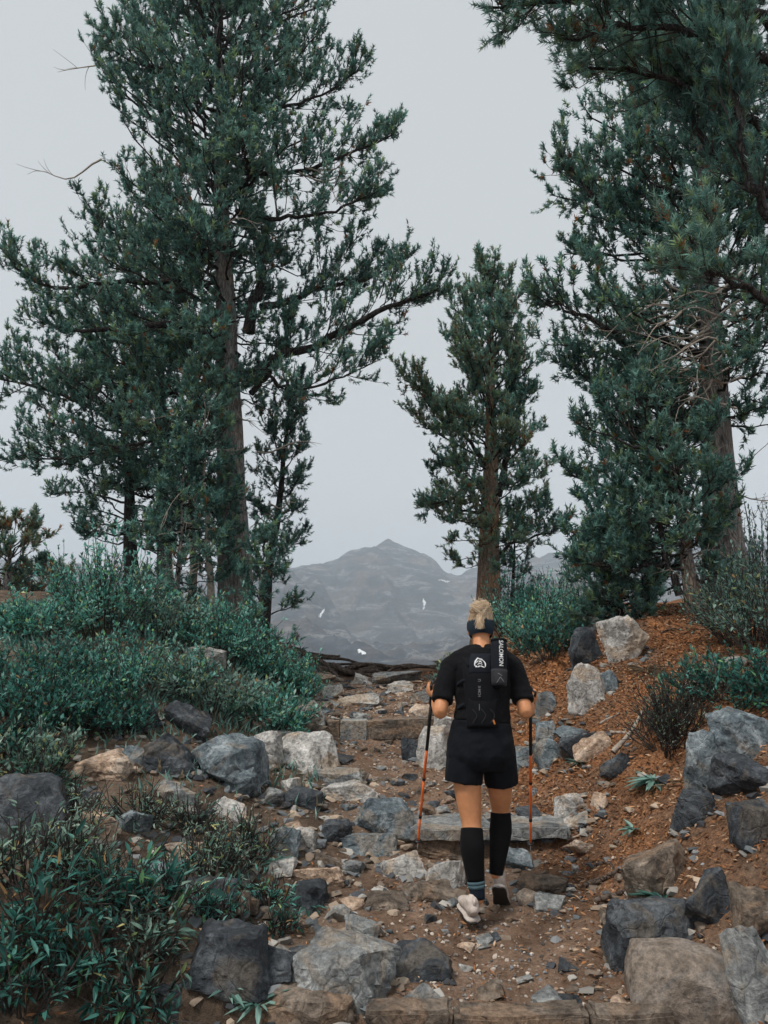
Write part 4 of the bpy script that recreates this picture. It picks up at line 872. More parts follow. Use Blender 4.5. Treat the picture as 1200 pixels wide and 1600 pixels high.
SHRUBS = [  # px, Y, radius, height, stems, leaves, palette, label
 (470, 9.2, .35, .42, 40, 1500, 'teal', 'rounded teal shrub nearest the trail on the left bank'),
 (415, 9.0, .60, .62, 60, 2600, 'teal', 'bright teal shrub below the young pine'),
 (345, 8.6, .75, .70, 70, 3200, 'teal', 'wide bright shrub at the foot of the tallest pine'),
 (250, 8.6, .80, .62, 70, 3200, 'grey', 'wide grey-green shrub left of the pale rock'),
 (165, 8.2, .85, 1.0, 70, 3600, 'teal', 'tall loose willow shrub on the left bank'),
 (60, 7.8, .8, .42, 70, 3200, 'teal', 'teal shrub near the left edge behind the willow twigs'),
 (425, 7.6, .55, .40, 50, 2200, 'teal', 'low twiggy shrub spilling toward the trail from the left bank'),
 (330, 7.2, .70, .45, 60, 2800, 'grey', 'low greyish shrub above the left rock pile'),
 (215, 6.8, .75, .50, 60, 2800, 'teal', 'dense low shrub overhanging the darkest left rocks'),
 (90, 6.5, .80, .45, 60, 3000, 'deep', 'dark green shrub above the pinkish boulder'),
 (-10, 6.2, .75, .38, 60, 2800, 'deep', 'dark shrub cut by the left edge of the picture'),
 (150, 10.3, .8, .8, 60, 2600, 'grey', 'upright greyish shrub in front of the leftmost pine'),
 (840, 9.4, .62, .80, 70, 3400, 'teal', 'dense teal shrub behind the hiker right shoulder'),
 (905, 10.6, .75, .75, 70, 3000, 'mix', 'green shrub between the crest pine and the right pines'),
 (800, 12.4, .6, .9, 60, 2400, 'teal', 'shrub at the foot of the crest pine'),
 (702, 11.2, .30, .34, 30, 900, 'grey', 'small grey-green shrub by the hiker left shoulder'),
 (860, 8.2, .35, .45, 30, 1200, 'deep', 'dark small shrub above the slate stones'),
 (1165, 6.9, .62, .80, 60, 2600, 'grey', 'grey-green shrub in front of the thick pine trunk'),
 (1215, 6.2, .60, .85, 50, 2200, 'grey', 'grey-leaved shrub cut by the right edge'),
 (1130, 5.55, .50, .30, 50, 1900, 'deep', 'low dark shrub on top of the right-hand outcrop'),
 (1215, 5.3, .45, .35, 40, 1500, 'deep', 'dark low shrub at the right edge above the outcrop'),
 (75, 5.05, .42, .34, 40, 1300, 'mix', 'loose weedy shrub between the left edge rock and the pinkish boulder'),
 (5, 5.3, .42, .40, 40, 1300, 'deep', 'dark shrub at the left edge above the large dark blue rock'),
 (40, 5.6, .55, .45, 50, 2000, 'deep', 'low shrub darkened as shade behind the large rock at the left edge'),  # this and the next two: dark leaves stand in for shadow under the overhang
 (130, 5.9, .45, .38, 44, 1700, 'deep', 'overhanging shrub darkened as shade just above the pinkish boulder'),
 (195, 6.15, .40, .34, 40, 1500, 'deep', 'small shrub darkened as shade over the darkest left rock'),
 (1195, 10.5, 1.0, 1.6, 60, 3000, 'grey', 'tall grey-green shrub behind the thick pine trunk'),
]
for k, (px_, Y_, ra, hh, ns, nl, pal, lab) in enumerate(SHRUBS):
    shrub(lab, g3(px_, 1000, Y_), ra, hh, ns, int(nl * 1.15), 300 + k, pal, ll=.052 if Y_ > 7 else .045)
shrub('sparse spiky shrub with bare upright stems on the right bank', hit(1060, 1150), .32, .48, 46, 700, 340, 'mix', ll=.03, lw=.12)
shrub('bare twiggy shrub hanging over the outcrop edge on the right', hit(1040, 1165), .30, .32, 40, 380, 341, 'mix', ll=.03, lw=.12)
# herbs and weeds
def tufty(label, base, n, ln, seed, pal='teal', w=.11, up_=.6, name='herb', rows=1, cat='plant', group='small plants on the ground'):
    """a rosette of long leaves springing from one foot"""
    r = np.random.RandomState(seed); root = empty(name, base, label, cat, group); a = r.uniform(0, 6.28, n); e = r.uniform(.15, 1.2, n) * up_
    d = np.stack([np.cos(a), np.sin(a), np.tan(np.clip(e, 0, 1.3))], 1); p = np.asarray(base) + np.stack([np.cos(a), np.sin(a), 0 * a], 1) * r.uniform(0, .02, (n, 1))
    W, G, m_ = scatter(*leaf_shape(w, .35), p, d, np.tile(UP, (n, 1)), ln * r.uniform(.6, 1.2, n))
    c0, c1, c2 = (np.array(c) for c in PAL[pal]); k = r.uniform(.2, .9, (n, 1))
    MB().add(W, G, np.repeat(c0 * (1 - k) + c2 * k, m_, 0)).build('foliage', M['leaf'], root)['kind'] = 'stuff'
    return root
HERBS = [(450, 1248, 60, .15, 'teal', 'leafy weed clump beside the dark grey block'), (440, 1128, 90, .22, 'teal', 'bright teal weed below the left shrubs near the upper step'), (905, 1192, 26, .10, 'teal', 'small teal plant on the right slope below the slates'),
 (1022, 1222, 34, .17, 'teal', 'teal plant with broad leaves on the right bank'), (1045, 1228, 12, .14, 'dry', 'pale yellow-leaved plant on the right bank'), (990, 1298, 26, .12, 'teal', 'teal weed hanging at the foot of the right bank'), (1040, 1408, 60, .15, 'deep', 'dark green tuft between the right bank rocks'),
 (700, 1038, 60, .24, 'dry', 'dry straw-coloured grass tuft on the crest'), (660, 1040, 40, .18, 'dry', 'thin dry grass on the crest left of the hiker'), (355, 1548, 18, .11, 'teal', 'single star-shaped weed on the dark boulder at bottom left'),
 (480, 1418, 50, .10, 'deep', 'dark weed under the blue-black pointed rock'), (560, 1465, 26, .07, 'deep', 'small weed at the foot of the light grey rock'), (430, 1350, 60, .11, 'teal', 'weed clump left of the peach stone'), (405, 1570, 24, .11, 'teal', 'weed growing from the mossy bottom rock'),
 (300, 1195, 40, .10, 'teal', 'weed between the left boulders'), (1055, 1060, 60, .24, 'dry', 'pale dry tuft in the orange litter right of the boulder'), (1010, 1050, 60, .20, 'dry', 'small yellowish grass clump beside the pale rounded boulder'), (860, 1092, 40, .15, 'teal', 'green weed beside the hiker right elbow')]
for k, (px_, py_, n, ln, pal, lab) in enumerate(HERBS): tufty(lab, hit(px_, py_), n, ln, 400 + k, pal, w=.05 if pal == 'dry' else .12)
# the weedy foreground at lower left
FG = [(330, 1385, .26, .34, 34, 900, 'mix', .055, 'grey-green leafy shrub in the middle of the left foreground'), (385, 1345, .28, .30, 36, 1000, 'mix', .045, 'small-leaved shrub at the right end of the weeds'), (255, 1440, .20, .34, 22, 420, 'deep', .085, 'plant with long drooping dark teal leaves'),
 (190, 1440, .22, .30, 24, 480, 'deep', .080, 'drooping teal plant left of the long-leaved plant'), (120, 1390, .26, .32, 30, 700, 'mix', .06, 'brownish weedy plant below the blotchy tan rock'), (40, 1380, .28, .36, 30, 700, 'mix', .06, 'faded weedy plant by the left edge rock'),
 (60, 1480, .26, .32, 28, 600, 'deep', .075, 'dark leafy plant at the left edge'), (150, 1530, .24, .28, 26, 520, 'deep', .075, 'dark teal plant at bottom left'), (40, 1570, .22, .26, 24, 480, 'deep', .07, 'dark plant in the lower left corner'),
 (230, 1520, .20, .24, 24, 460, 'mix', .065, 'low plant above the tilted slate slab'), (215, 1600, .22, .22, 24, 460, 'deep', .065, 'dark plant at the bottom edge'), (120, 1300, .24, .26, 30, 700, 'mix', .045, 'small twiggy weed in front of the left rocks'), (220, 1290, .22, .24, 28, 600, 'mix', .045, 'pale twiggy weed between the left rocks'),
 (60, 1250, .25, .25, 28, 600, 'deep', .05, 'dark weed behind the rock at the left edge'), (330, 1440, .18, .20, 22, 420, 'teal', .06, 'low teal weed above the rough dark boulder'), (420, 1420, .16, .16, 20, 380, 'teal', .05, 'low weed beside the blue-black rock'), (300, 1300, .2, .2, 24, 480, 'mix', .045, 'weed in front of the flat grey rock'), (430, 1460, .14, .12, 18, 260, 'deep', .045, 'tiny-leaved weed above the big grey boulder')]
for k, (px_, py_, ra, hh, ns, nl, pal, ll, lab) in enumerate(FG):
    shrub(lab, hit(px_, py_), ra, hh, ns, int(nl * .62), 440 + k, pal, ll=ll * .85, lw=.15, big=True, flop=.28, name='weed', cat='plant', orange=.02, group='weeds in the left foreground')
# grass and ground cover on the left bank
rr_ = np.random.RandomState(15); N = 26000
y = 4.6 + rr_.uniform(size=N) ** 1.1 * 9; dl = rr_.uniform(.15, 3.8, N); x = xc(y) - hw(y) - dl
cl = fbm(np.stack([x, y, 0 * x], 1) * 1.1 + 30, 3); kp = rr_.uniform(-.5, .5, N) < cl + np.clip((y - 6.2) / 2, -.45, .4); x, y = x[kp], y[kp]; N = len(x)
d = np.stack([rr_.normal(0, .5, N), rr_.normal(0, .5, N), np.ones(N)], 1); W, G, m_ = scatter(*leaf_small(.07, .25), np.stack([x, y, gz(x, y) - .01], 1), d, nrm(rr_.normal(size=(N, 3)) * [1, 1, .2]), rr_.uniform(.05, .14, N) * (.55 + .07 * y))
k = rr_.uniform(size=(N, 1)); c0, c1, c2 = (np.array(c) for c in PAL['teal']); c = c0 + (c2 - c0) * k * .8; dr_ = rr_.uniform(size=N) < .14; c[dr_] = np.array([.34, .27, .17]) * rr_.uniform(.5, 1, (dr_.sum(), 1))
tag(MB().add(W, G, np.repeat(c, m_, 0)).build('grass', M['leaf']), 'green grass and low cover growing over the left bank', 'grass', kind='stuff')
# ---------------------------------------------------------------- the hiker
def m_cloth(name, c, sc=900, rough=.85):
    m, nt, bs = mat(name); co = worldco(nt); f = noise(nt, co, 14, 5, .6); w = noise(nt, co, sc, 2, .5)
    nt.links.new(ramp(nt, f, [(.3, [a * .75 for a in c]), (.7, [a * 1.3 for a in c])]), bs.inputs['Base Color'])
    bs.inputs['Roughness'].default_value = rough; bs.inputs['Specular IOR Level'].default_value = .12; bs.inputs['Sheen Weight'].default_value = .02
    a = nt.nodes.new('ShaderNodeMath'); a.operation = 'MULTIPLY_ADD'; a.inputs[1].default_value = 2.0; nt.links.new(f, a.inputs[0]); nt.links.new(w, a.inputs[2])
    bump(nt, bs, a.outputs[0], .35, .006); return m
M['shirt'] = m_cloth('shirt', (.006, .0062, .0075)); M['shorts'] = m_cloth('shorts', (.0065, .0075, .0105)); M['sock'] = m_cloth('sock', (.005, .005, .006))
M['navy'] = m_cloth('navy', (.014, .022, .036)); M['band'] = m_cloth('band', (.02, .032, .046)); M['vest'] = m_cloth('vest', (.005, .0055, .0075), rough=.75); M['vest_panel'] = m_cloth('vest_panel', (.010, .012, .018), rough=.7)
M['grey_mesh'] = m_cloth('grey_mesh', (.035, .035, .04)); M['stripe'] = m_cloth('stripe', (.07, .12, .14))
M['skin'] = m_plain('skin', (.60, .265, .125), .5, .35, .12, 30, .08, .001)
M['skin'].node_tree.nodes['Principled BSDF'].inputs['Subsurface Weight'].default_value = .12; M['skin'].node_tree.nodes['Principled BSDF'].inputs['Subsurface Radius'].default_value = (.01, .004, .002)
M['shoe'] = m_plain('shoe', (.55, .47, .42), .7, .3, .25, 40, .3, .002); M['sole'] = m_plain('sole', (.04, .036, .034), .85, .2, .3, 60, .4, .003); M['sole_side'] = m_plain('sole_side', (.50, .44, .40), .8, .2, .2, 60, .2, .002)
M['hair'] = m_leaf('hair', .05, .45, .5)
M['print'] = m_plain('print', (.75, .75, .75), .6, .3, .05); M['print_dim'] = m_plain('print_dim', (.18, .18, .19), .6, .3, .1)
M['pole_orange'] = m_plain('pole_orange', (.85, .17, .035), .35, .5, .1, 80, .02, .001); M['pole_black'] = m_plain('pole_black', (.012, .012, .013), .45, .4, .1); M['metal'] = m_plain('metal', (.5, .5, .5), .35, .6, .1)
M['toggle'] = m_plain('toggle', (.6, .2, .04), .5, .4, .1)

def loft(C, RX, RY, n=24, side=(1, 0, 0)):
    """closed tube through centres C with half-widths RX (along side) and RY, capped"""
    C = np.asarray(C, float); K = len(C); T = nrm(np.gradient(C, axis=0)); A = np.asarray(side, float)[None] - T * (T @ np.asarray(side, float))[:, None]; A = nrm(A); B = np.cross(T, A)
    an = np.arange(n) * 2 * math.pi / n; RX = np.broadcast_to(RX, (K,)); RY = np.broadcast_to(RY, (K,))
    V = C[:, None] + A[:, None] * (np.cos(an)[None] * RX[:, None])[..., None] + B[:, None] * (np.sin(an)[None] * RY[:, None])[..., None]
    V = np.concatenate([V.reshape(-1, 3), C[:1], C[-1:]]); F = []; T3 = []
    for k in range(K - 1):
        for j in range(n):
            j2 = (j + 1) % n; F += [[k * n + j, k * n + j2, (k + 1) * n + j2], [k * n + j, (k + 1) * n + j2, (k + 1) * n + j]]
    for j in range(n):
        j2 = (j + 1) % n; F += [[K * n, j2, j], [K * n + 1, (K - 1) * n + j, (K - 1) * n + j2]]
    return V, np.array(F)
def limb(pts, radii, k=24, n=22, flat=1.0, dome=True, side=(1, 0, 0)):
    C = curve(pts, k); t = np.linspace(0, 1, k); R = np.interp(t, np.linspace(0, 1, len(radii)), radii)
    for _ in range(2): R[1:-1] = (R[:-2] + 2 * R[1:-1] + R[2:]) / 4
    if dome:
        d0 = nrm(C[0] - C[1]); d1 = nrm(C[-1] - C[-2])
        C = np.concatenate([[C[0] + d0 * R[0] * .75], [C[0] + d0 * R[0] * .5], C, [C[-1] + d1 * R[-1] * .5], [C[-1] + d1 * R[-1] * .75]]); R = np.concatenate([[R[0] * .5, R[0] * .85], R, [R[-1] * .85, R[-1] * .5]])
    return loft(C, R, R * flat, n, side)
def fuse(parts, name, mt, parent, vox=.006, smooth=6, wrinkle=0., wsc=9.):
    """melts overlapping closed shapes into ONE continuous surface"""
    mb = MB()
    for V, F in parts: mb.add(V, F)
    o = mb.build(name, M[mt], None, True)
    md = o.modifiers.new('r', 'REMESH'); md.mode = 'VOXEL'; md.voxel_size = vox; md.use_smooth_shade = True
    ms = o.modifiers.new('s', 'SMOOTH'); ms.factor = .5; ms.iterations = smooth
    dg = bpy.context.evaluated_depsgraph_get(); me = bpy.data.meshes.new_from_object(o.evaluated_get(dg)); bpy.data.objects.remove(o)
    me.name = name; n = len(me.vertices)
    if wrinkle:
        co = np.empty(n * 3); me.vertices.foreach_get('co', co); co = co.reshape(-1, 3); no = np.empty(n * 3); me.vertices.foreach_get('normal', no); no = no.reshape(-1, 3)
        w = fbm(co * np.array([wsc, wsc, wsc * .55]) + 3, 3) * .6 + fbm(co * wsc * 1.3 + 8, 2, True) * .5
        me.vertices.foreach_set('co', (co + no * (w * wrinkle)[:, None]).ravel()); me.update()
    me.polygons.foreach_set('use_smooth', np.ones(len(me.polygons), bool)); me.materials.clear(); me.materials.append(M[mt])
    return link(name, me, parent)
def sphere(c, r, n=16):
    bm = bmesh.new(); bmesh.ops.create_uvsphere(bm, u_segments=n, v_segments=n // 2 + 2, radius=1); bmesh.ops.triangulate(bm, faces=bm.faces); bm.verts.index_update()
    V = np.array([v.co for v in bm.verts]) * np.asarray(r) + np.asarray(c); F = np.array([[v.index for v in f.verts] for f in bm.faces]); bm.free(); return V, F

BY = 4.50
def q(px, py, Y=BY): return P(px, py, Y)
hik = empty('person', (q(752, 1440, 4.45)[0], 4.45, .0), 'hiker seen from behind in black shirt, shorts and long socks with blonde hair', 'person')
TOR = [(751, 1200, 4.52, 40, .095), (751, 1180, 4.52, 49, .122), (752, 1155, 4.53, 46, .115), (753, 1128, 4.54, 40, .10), (754, 1104, 4.55, 36.5, .094), (754, 1078, 4.565, 39.5, .10), (753, 1055, 4.585, 44, .105), (753, 1038, 4.60, 46, .098), (752, 1026, 4.61, 37, .078), (752, 1017, 4.62, 22, .062)]
s_ = mpp(750, 1100, 4.55)
def torso(grow, i0, i1):
    rows = TOR[i0:i1]; C = np.array([q(a, b, c) for a, b, c, _, _ in rows]); k = 26; cc = curve(C, k); t = np.linspace(0, 1, k); u = np.linspace(0, 1, len(rows))
    return loft(cc, np.interp(t, u, [r_[3] * s_ for r_ in rows]) + grow, np.interp(t, u, [r_[4] for r_ in rows]) + grow, 32)
# arms: shoulder, elbow, wrist
AL = [q(707, 1041, 4.60), q(694, 1078, 4.56), q(688, 1110, 4.50)]; FL = [q(688, 1112, 4.50), q(684, 1100, 4.60), q(681, 1086, 4.715)]
AR = [q(799, 1041, 4.60), q(813, 1078, 4.56), q(821, 1110, 4.50)]; FR = [q(821, 1112, 4.50), q(825, 1104, 4.60), q(827, 1094, 4.715)]
LL = [q(729, 1178, 4.52), q(731, 1235, 4.51), q(737, 1288, 4.495), q(738, 1325, 4.455), q(747, 1405, 4.425)]; LR_ = [.096, .079, .055, .064, .034]
RL = [q(776, 1178, 4.53), q(781, 1232, 4.60), q(782, 1266, 4.66), q(782, 1300, 4.625), q(775, 1366, 4.60)]; RR2 = [.095, .075, .053, .061, .034]
HC = q(751, 984, 4.685); HU = nrm(np.array([0, .22, 1.0])); HF = nrm(np.array([0, 1.0, -.28]))
# poles first: the hands close on them
def pole(tip, hand, label):
    ax = nrm(hand - tip); top = hand + ax * .055; L = np.linalg.norm(top - tip); root = empty('trekking_pole', tip, label, 'pole', 'trekking poles')
    def seg(a, b, r0, r1, nm, mt, n=12, rings=4):
        C = tip + ax * np.linspace(a, b, rings)[:, None] * L; MB().add(*loft(C, np.linspace(r0, r1, rings), np.linspace(r0, r1, rings), n)).build(nm, M[mt], root, True)
    seg(0, .035, .002, .0045, 'tip', 'metal'); seg(.035, .19, .0078, .008, 'lower_shaft', 'pole_orange'); seg(.19, .205, .0105, .0105, 'joint_band', 'pole_black'); seg(.205, .42, .0086, .0088, 'middle_shaft', 'pole_orange')
    seg(.42, .435, .0112, .0112, 'joint_band', 'pole_black'); seg(.435, .60, .0094, .0096, 'upper_shaft', 'pole_orange'); seg(.60, .86, .0105, .011, 'foam_section', 'pole_black')
    C = tip + ax * (np.linspace(.86, 1.0, 12) * L)[:, None]; MB().add(*loft(C, [.011, .014, .0145, .0135, .0145, .0135, .0145, .0135, .014, .016, .0165, .010], [.012, .016, .0165, .015, .0165, .015, .0165, .015, .016, .019, .019, .011])).build('grip', M['pole_black'], root, True)
    C = tip + ax * (np.linspace(.045, .055, 4) * L)[:, None]; MB().add(*loft(C, [.012, .024, .024, .012], [.012, .024, .024, .012], 16)).build('basket', M['pole_black'], root, True)
    st = curve([top - ax * .02 + [0, -.01, 0], top + [-.02 if hand[0] < .6 else .02, -.05, -.03], top - ax * .10 + [0, -.055, 0], top - ax * .12 + [0, -.015, 0]], 14)
    MB().add(*loft(st, .008, .0015, 8)).build('strap', M['pole_black'], root, True)
    return ax
tipL = q(652, 1326, 5.22); tipR = q(829, 1330, 5.20); hL = q(676, 1076, 4.775); hR = q(829, 1086, 4.775)
axL = pole(tipL, hL, 'orange and black trekking pole in the hiker left hand'); axR = pole(tipR, hR, 'orange and black trekking pole in the hiker right hand')
def hand(h, ax, sgn, wrist):
    """palm beside the grip, four fingers closed round it from outside, thumb over the inside; sgn -1 left, +1 right"""
    out_ = np.array([sgn * 1.0, 0, 0]); out_ = nrm(out_ - ax * (out_ @ ax)); fw = nrm(np.cross(ax, out_)); fw = fw if fw[1] > 0 else -fw; pr = []
    pc = h + out_ * .026 - fw * .012
    pr.append(loft(np.array([wrist, wrist * .4 + (pc - fw * .025) * .6, pc - fw * .008, pc + fw * .018, pc + fw * .030]), [.022, .033, .040, .040, .030], [.018, .016, .0155, .0145, .010], 18, side=tuple(ax)))
    for i, (off, rf, sp) in enumerate([(.030, .0088, 1.0), (.010, .0092, 1.0), (-.010, .0088, .97), (-.029, .0078, .9)]):
        ph = np.radians(np.linspace(-8, 215, 9) * sp); rad = .0245 + .003 * np.cos(ph)
        pts = [pc + fw * .012 + ax * off] + [h + ax * (off - .004 * j / 8) + out_ * math.cos(p_) * rad[j] + fw * math.sin(p_) * rad[j] for j, p_ in enumerate(ph)]
        pr.append(limb(pts, [rf * 1.1, rf * 1.05, rf, rf * 1.02, rf * .9, rf * .8], 22, 10))
    th = [pc - fw * .028 + ax * .012 - out_ * .004, h - fw * .034 + ax * .030 - out_ * .002, h - fw * .026 + ax * .046 - out_ * .018, h - fw * .004 + ax * .058 - out_ * .022, h + fw * .012 + ax * .066 - out_ * .016]
    pr.append(limb(th, [.014, .0125, .0105, .0098, .008], 18, 10)); return pr
body = [torso(0, 0, len(TOR))]
body += [limb(AL, [.050, .045, .042], 18), limb(FL, [.043, .041, .024], 18), limb(AR, [.050, .045, .042], 18), limb(FR, [.043, .041, .024], 18), limb(LL, LR_, 34), limb(RL, RR2, 34)]
body += hand(hL, axL, -1, FL[-1]) + hand(hR, axR, 1, FR[-1])
body += [limb([q(752, 1022, 4.615), q(752, 1008, 4.64), HC - HU * .03], [.060, .050, .052], 12)]
def hp(r_, f_, u_): return HC + np.array([r_, 0, 0]) + HF * f_ + HU * u_
body += [sphere(HC + HU * .022, (.076, .094, .090)), sphere(hp(0, .045, -.045), (.056, .055, .062)), limb([hp(0, .092, .02), hp(0, .108, -.005), hp(0, .095, -.018)], [.008, .012, .010], 8, 10), sphere(hp(.074, .0, -.008), (.010, .018, .028)), sphere(hp(-.074, .0, -.008), (.010, .018, .028)), limb([hp(-.02, .098, -.045), hp(0, .103, -.044), hp(.02, .098, -.045)], [.006, .008, .006], 8, 8), sphere(hp(0, .088, -.085), (.022, .018, .018))]
fuse(body, 'body', 'skin', hik, .0068, 4)
for sx_ in (-1, 1): MB().add(*sphere(hp(sx_ * .030, .086, .012), (.013, .010, .009))).build('eye', M['print'], hik, True)
# clothes
def offs(pts, a, b, k=10):
    c = curve(pts, 60); return c[int(a * 59):int(b * 59) + 1]
slv = lambda A_, e: limb([A_[0], A_[1], A_[1] * .42 + A_[2] * .58], [.068, .063, .060], 16, 24, dome=False)
sh = fuse([torso(.013, 3, len(TOR)), torso(.016, 3, 6), slv(AL, 0), slv(AR, 0), sphere(AL[0] + [.006, 0, -.004], (.072, .074, .070)), sphere(AR[0] + [-.006, 0, -.004], (.072, .074, .070)), limb([AL[0], q(730, 1026, 4.61), q(753, 1022, 4.615), q(776, 1026, 4.61), AR[0]], [.066, .060, .062, .060, .066], 20)], 'shirt', 'shirt', hik, .007, 3, .010, 11)
lt = limb([q(729, 1170, 4.52), q(726, 1200, 4.52), q(724, 1223, 4.515)], [.105, .108, .106], 14, 28, dome=False); rt_ = limb([q(777, 1170, 4.53), q(781, 1200, 4.555), q(784, 1224, 4.57)], [.102, .098, .094], 14, 28, dome=False)
fuse([torso(.016, 0, 4), lt, rt_, sphere(q(752, 1184, 4.525), (.17, .128, .075))], 'shorts', 'shorts', hik, .007, 2, .011, 9)
def sock(leg, rad, a, b, g, nm, mt):
    c = curve(leg, 60); R = np.interp(np.linspace(0, 1, 60), np.linspace(0, 1, len(rad)), rad); i0, i1 = int(a * 59), int(b * 59) + 1
    V, F = loft(c[i0:i1], R[i0:i1] + g, R[i0:i1] + g, 26); return MB().add(V, F).build(nm, M[mt], hik, True)
sock(LL, LR_, .545, .93, .0055, 'calf_sock', 'sock'); sock(LL, LR_, .915, 1.0, .0045, 'ankle_sock', 'navy')
for t_ in (.925, .945): sock(LL, LR_, t_, t_ + .017, .007, 'sock_stripe', 'stripe')
sock(RL, RR2, .53, 1.0, .0055, 'calf_sock', 'sock')
def shoe(ankle, heel, toe, upv, sgn):
    f = nrm(toe - heel); u = nrm(upv - f * (upv @ f)); r_ = np.cross(f, u); L = .262
    def w(x, y, z): return heel + r_ * x + f * y + u * z
    ys = np.array([-.004, .012, .05, .10, .15, .20, .24, .262]); hwid = np.array([.020, .034, .038, .036, .042, .046, .036, .012]); top = np.array([.055, .088, .098, .092, .074, .058, .046, .034]); off = np.array([0, 0, 0, .002, .004, .004, .0, -.004]) * -sgn
    C = np.array([w(off[i], ys[i], .022 + top[i] / 2) for i in range(8)]); V1 = loft(curve(C, 22), np.interp(np.linspace(0, 7, 22), range(8), hwid), np.interp(np.linspace(0, 7, 22), range(8), top / 2), 24, side=tuple(r_))
    col_ = loft(np.array([w(0, .035, .07), w(0, .037, .105), ankle * .3 + w(0, .038, .115) * .7]), [.036, .038, .037], [.046, .044, .042], 22, side=tuple(r_))
    root = fuse([V1, col_], 'shoe', 'shoe', hik, .005, 3)
    C = np.array([w(off[i], ys[i], .017) for i in range(8)]); Vs = loft(curve(C, 22), np.interp(np.linspace(0, 7, 22), range(8), hwid + .006), .012, 24, side=tuple(r_)); MB().add(*Vs).build('midsole', M['sole_side'], root, True)
    C = np.array([w(off[i], ys[i], .005) for i in range(8)]); Vs = loft(curve(C, 22), np.interp(np.linspace(0, 7, 22), range(8), hwid + .004), .007, 24, side=tuple(r_)); MB().add(*Vs).build('outsole', M['sole'], root, True)
    MB().add(*limb([w(0, -.004, .095), w(0, -.012, .115), w(0, -.006, .128)], [.010, .009, .007], 8, 10)).build('heel_tab', M['shoe'], root, True)
shoe(LL[-1], q(741, 1444, 4.37), q(741, 1444, 4.37) + np.array([-.035, .25, .008]), UP, -1)
ht = RL[-1] + np.array([.004, -.055, -.062]); shoe(RL[-1], ht, ht + np.array([.055, .185, -.17]), np.array([.1, .55, .6]), 1)
# headband, hair
th_ = np.linspace(0, 2 * math.pi, 40, endpoint=False)
def band(zlo, zhi, g):
    rows = np.linspace(zlo, zhi, 8); V = []
    for z_ in rows:
        k_ = math.sqrt(max(.05, 1 - ((z_ - .02) / .097) ** 2)); V.append([hp(math.cos(a) * (.078 * k_ + g), math.sin(a) * (.096 * k_ + g), z_) for a in th_])
    V = np.array(V).reshape(-1, 3); F = [[k * 40 + j, k * 40 + (j + 1) % 40, (k + 1) * 40 + (j + 1) % 40, (k + 1) * 40 + j] for k in range(7) for j in range(40)]; return V, np.array(F)
MB().add(*band(-.042, .050, .008)).build('headband', M['band'], hik, True)
r = np.random.RandomState(4); S = []; R_ = []; cc_ = []
bun = hp(-.006, -.062, .104)
for k in range(900):                                   # hair drawn up over the band into a loose knot
    a = r.uniform(0, 2 * math.pi); z0 = r.uniform(.03, .085); k_ = math.sqrt(max(.05, 1 - ((z0 - .02) / .097) ** 2))
    p0 = hp(math.cos(a) * (.080 * k_ + .003), math.sin(a) * (.098 * k_ + .003), z0); bb = bun + r.normal(0, .012, 3)
    md = (p0 + bb) / 2 + nrm((p0 + bb) / 2 - (HC + HU * .02)) * .024
    S.append(curve([p0, md, bb], 9)); R_.append(np.linspace(.0026, .0022, 9)); cc_.append(np.clip(r.normal(.5, .25), 0, 1))
for k in range(64):                                    # the knot: locks that loop out and back in, a little higher than wide
    d = nrm(r.normal(size=3) * np.array([.9, .9, 1.0]) + np.array([-.1, -.25, .35])); sd = nrm(np.cross(d, r.normal(size=3))); L = r.uniform(.030, .056); tone = r.uniform(.1, .95)
    for j in range(14):
        bb = bun + r.normal(0, .008, 3); o_ = r.normal(0, .0042, 3)
        S.append(curve([bb, bb + d * L * .8 + sd * L * .25 + o_, bb + d * L * .95 + sd * L * .8 + o_, bb + d * L * .35 + sd * L * 1.0 + o_], 9)); R_.append(np.linspace(.0024, .0014, 9)); cc_.append(np.clip(tone + r.normal(0, .13), 0, 1))
for k in range(90):                                    # flyaway ends standing off the knot
    d = nrm(r.normal(size=3) * np.array([.7, .7, .6]) + np.array([-.1, -.1, .75])); bb = bun + d * .03; L = r.uniform(.02, .05)
    S.append(curve([bb, bb + d * L * .6 + r.normal(0, .006, 3), bb + d * L + r.normal(0, .012, 3)], 9)); R_.append(np.linspace(.0016, .0006, 9)); cc_.append(r.uniform(.3, 1))
for k in range(420):                                   # ends falling over the band at the back
    bb = bun + r.normal(0, .010, 3); x_ = r.normal(-.010, .012); e = hp(x_ - .008, -.104 - r.uniform(0, .008), r.uniform(-.03, .035)); S.append(curve([bb, bb * .45 + e * .55 - HF * .022, e], 9)); R_.append(np.linspace(.0024, .0009, 9)); cc_.append(r.uniform())
V, F = tubes(np.stack(S)[:, ::2], np.stack(R_)[:, ::2], 3); cc_ = np.array(cc_)[:, None]; hc = np.array([.58, .38, .22]) * (1 - cc_) + np.array([.95, .80, .60]) * cc_
MB().add(V, F, np.repeat(hc, 15, 0)).build('hair', M['hair'], hik, True)
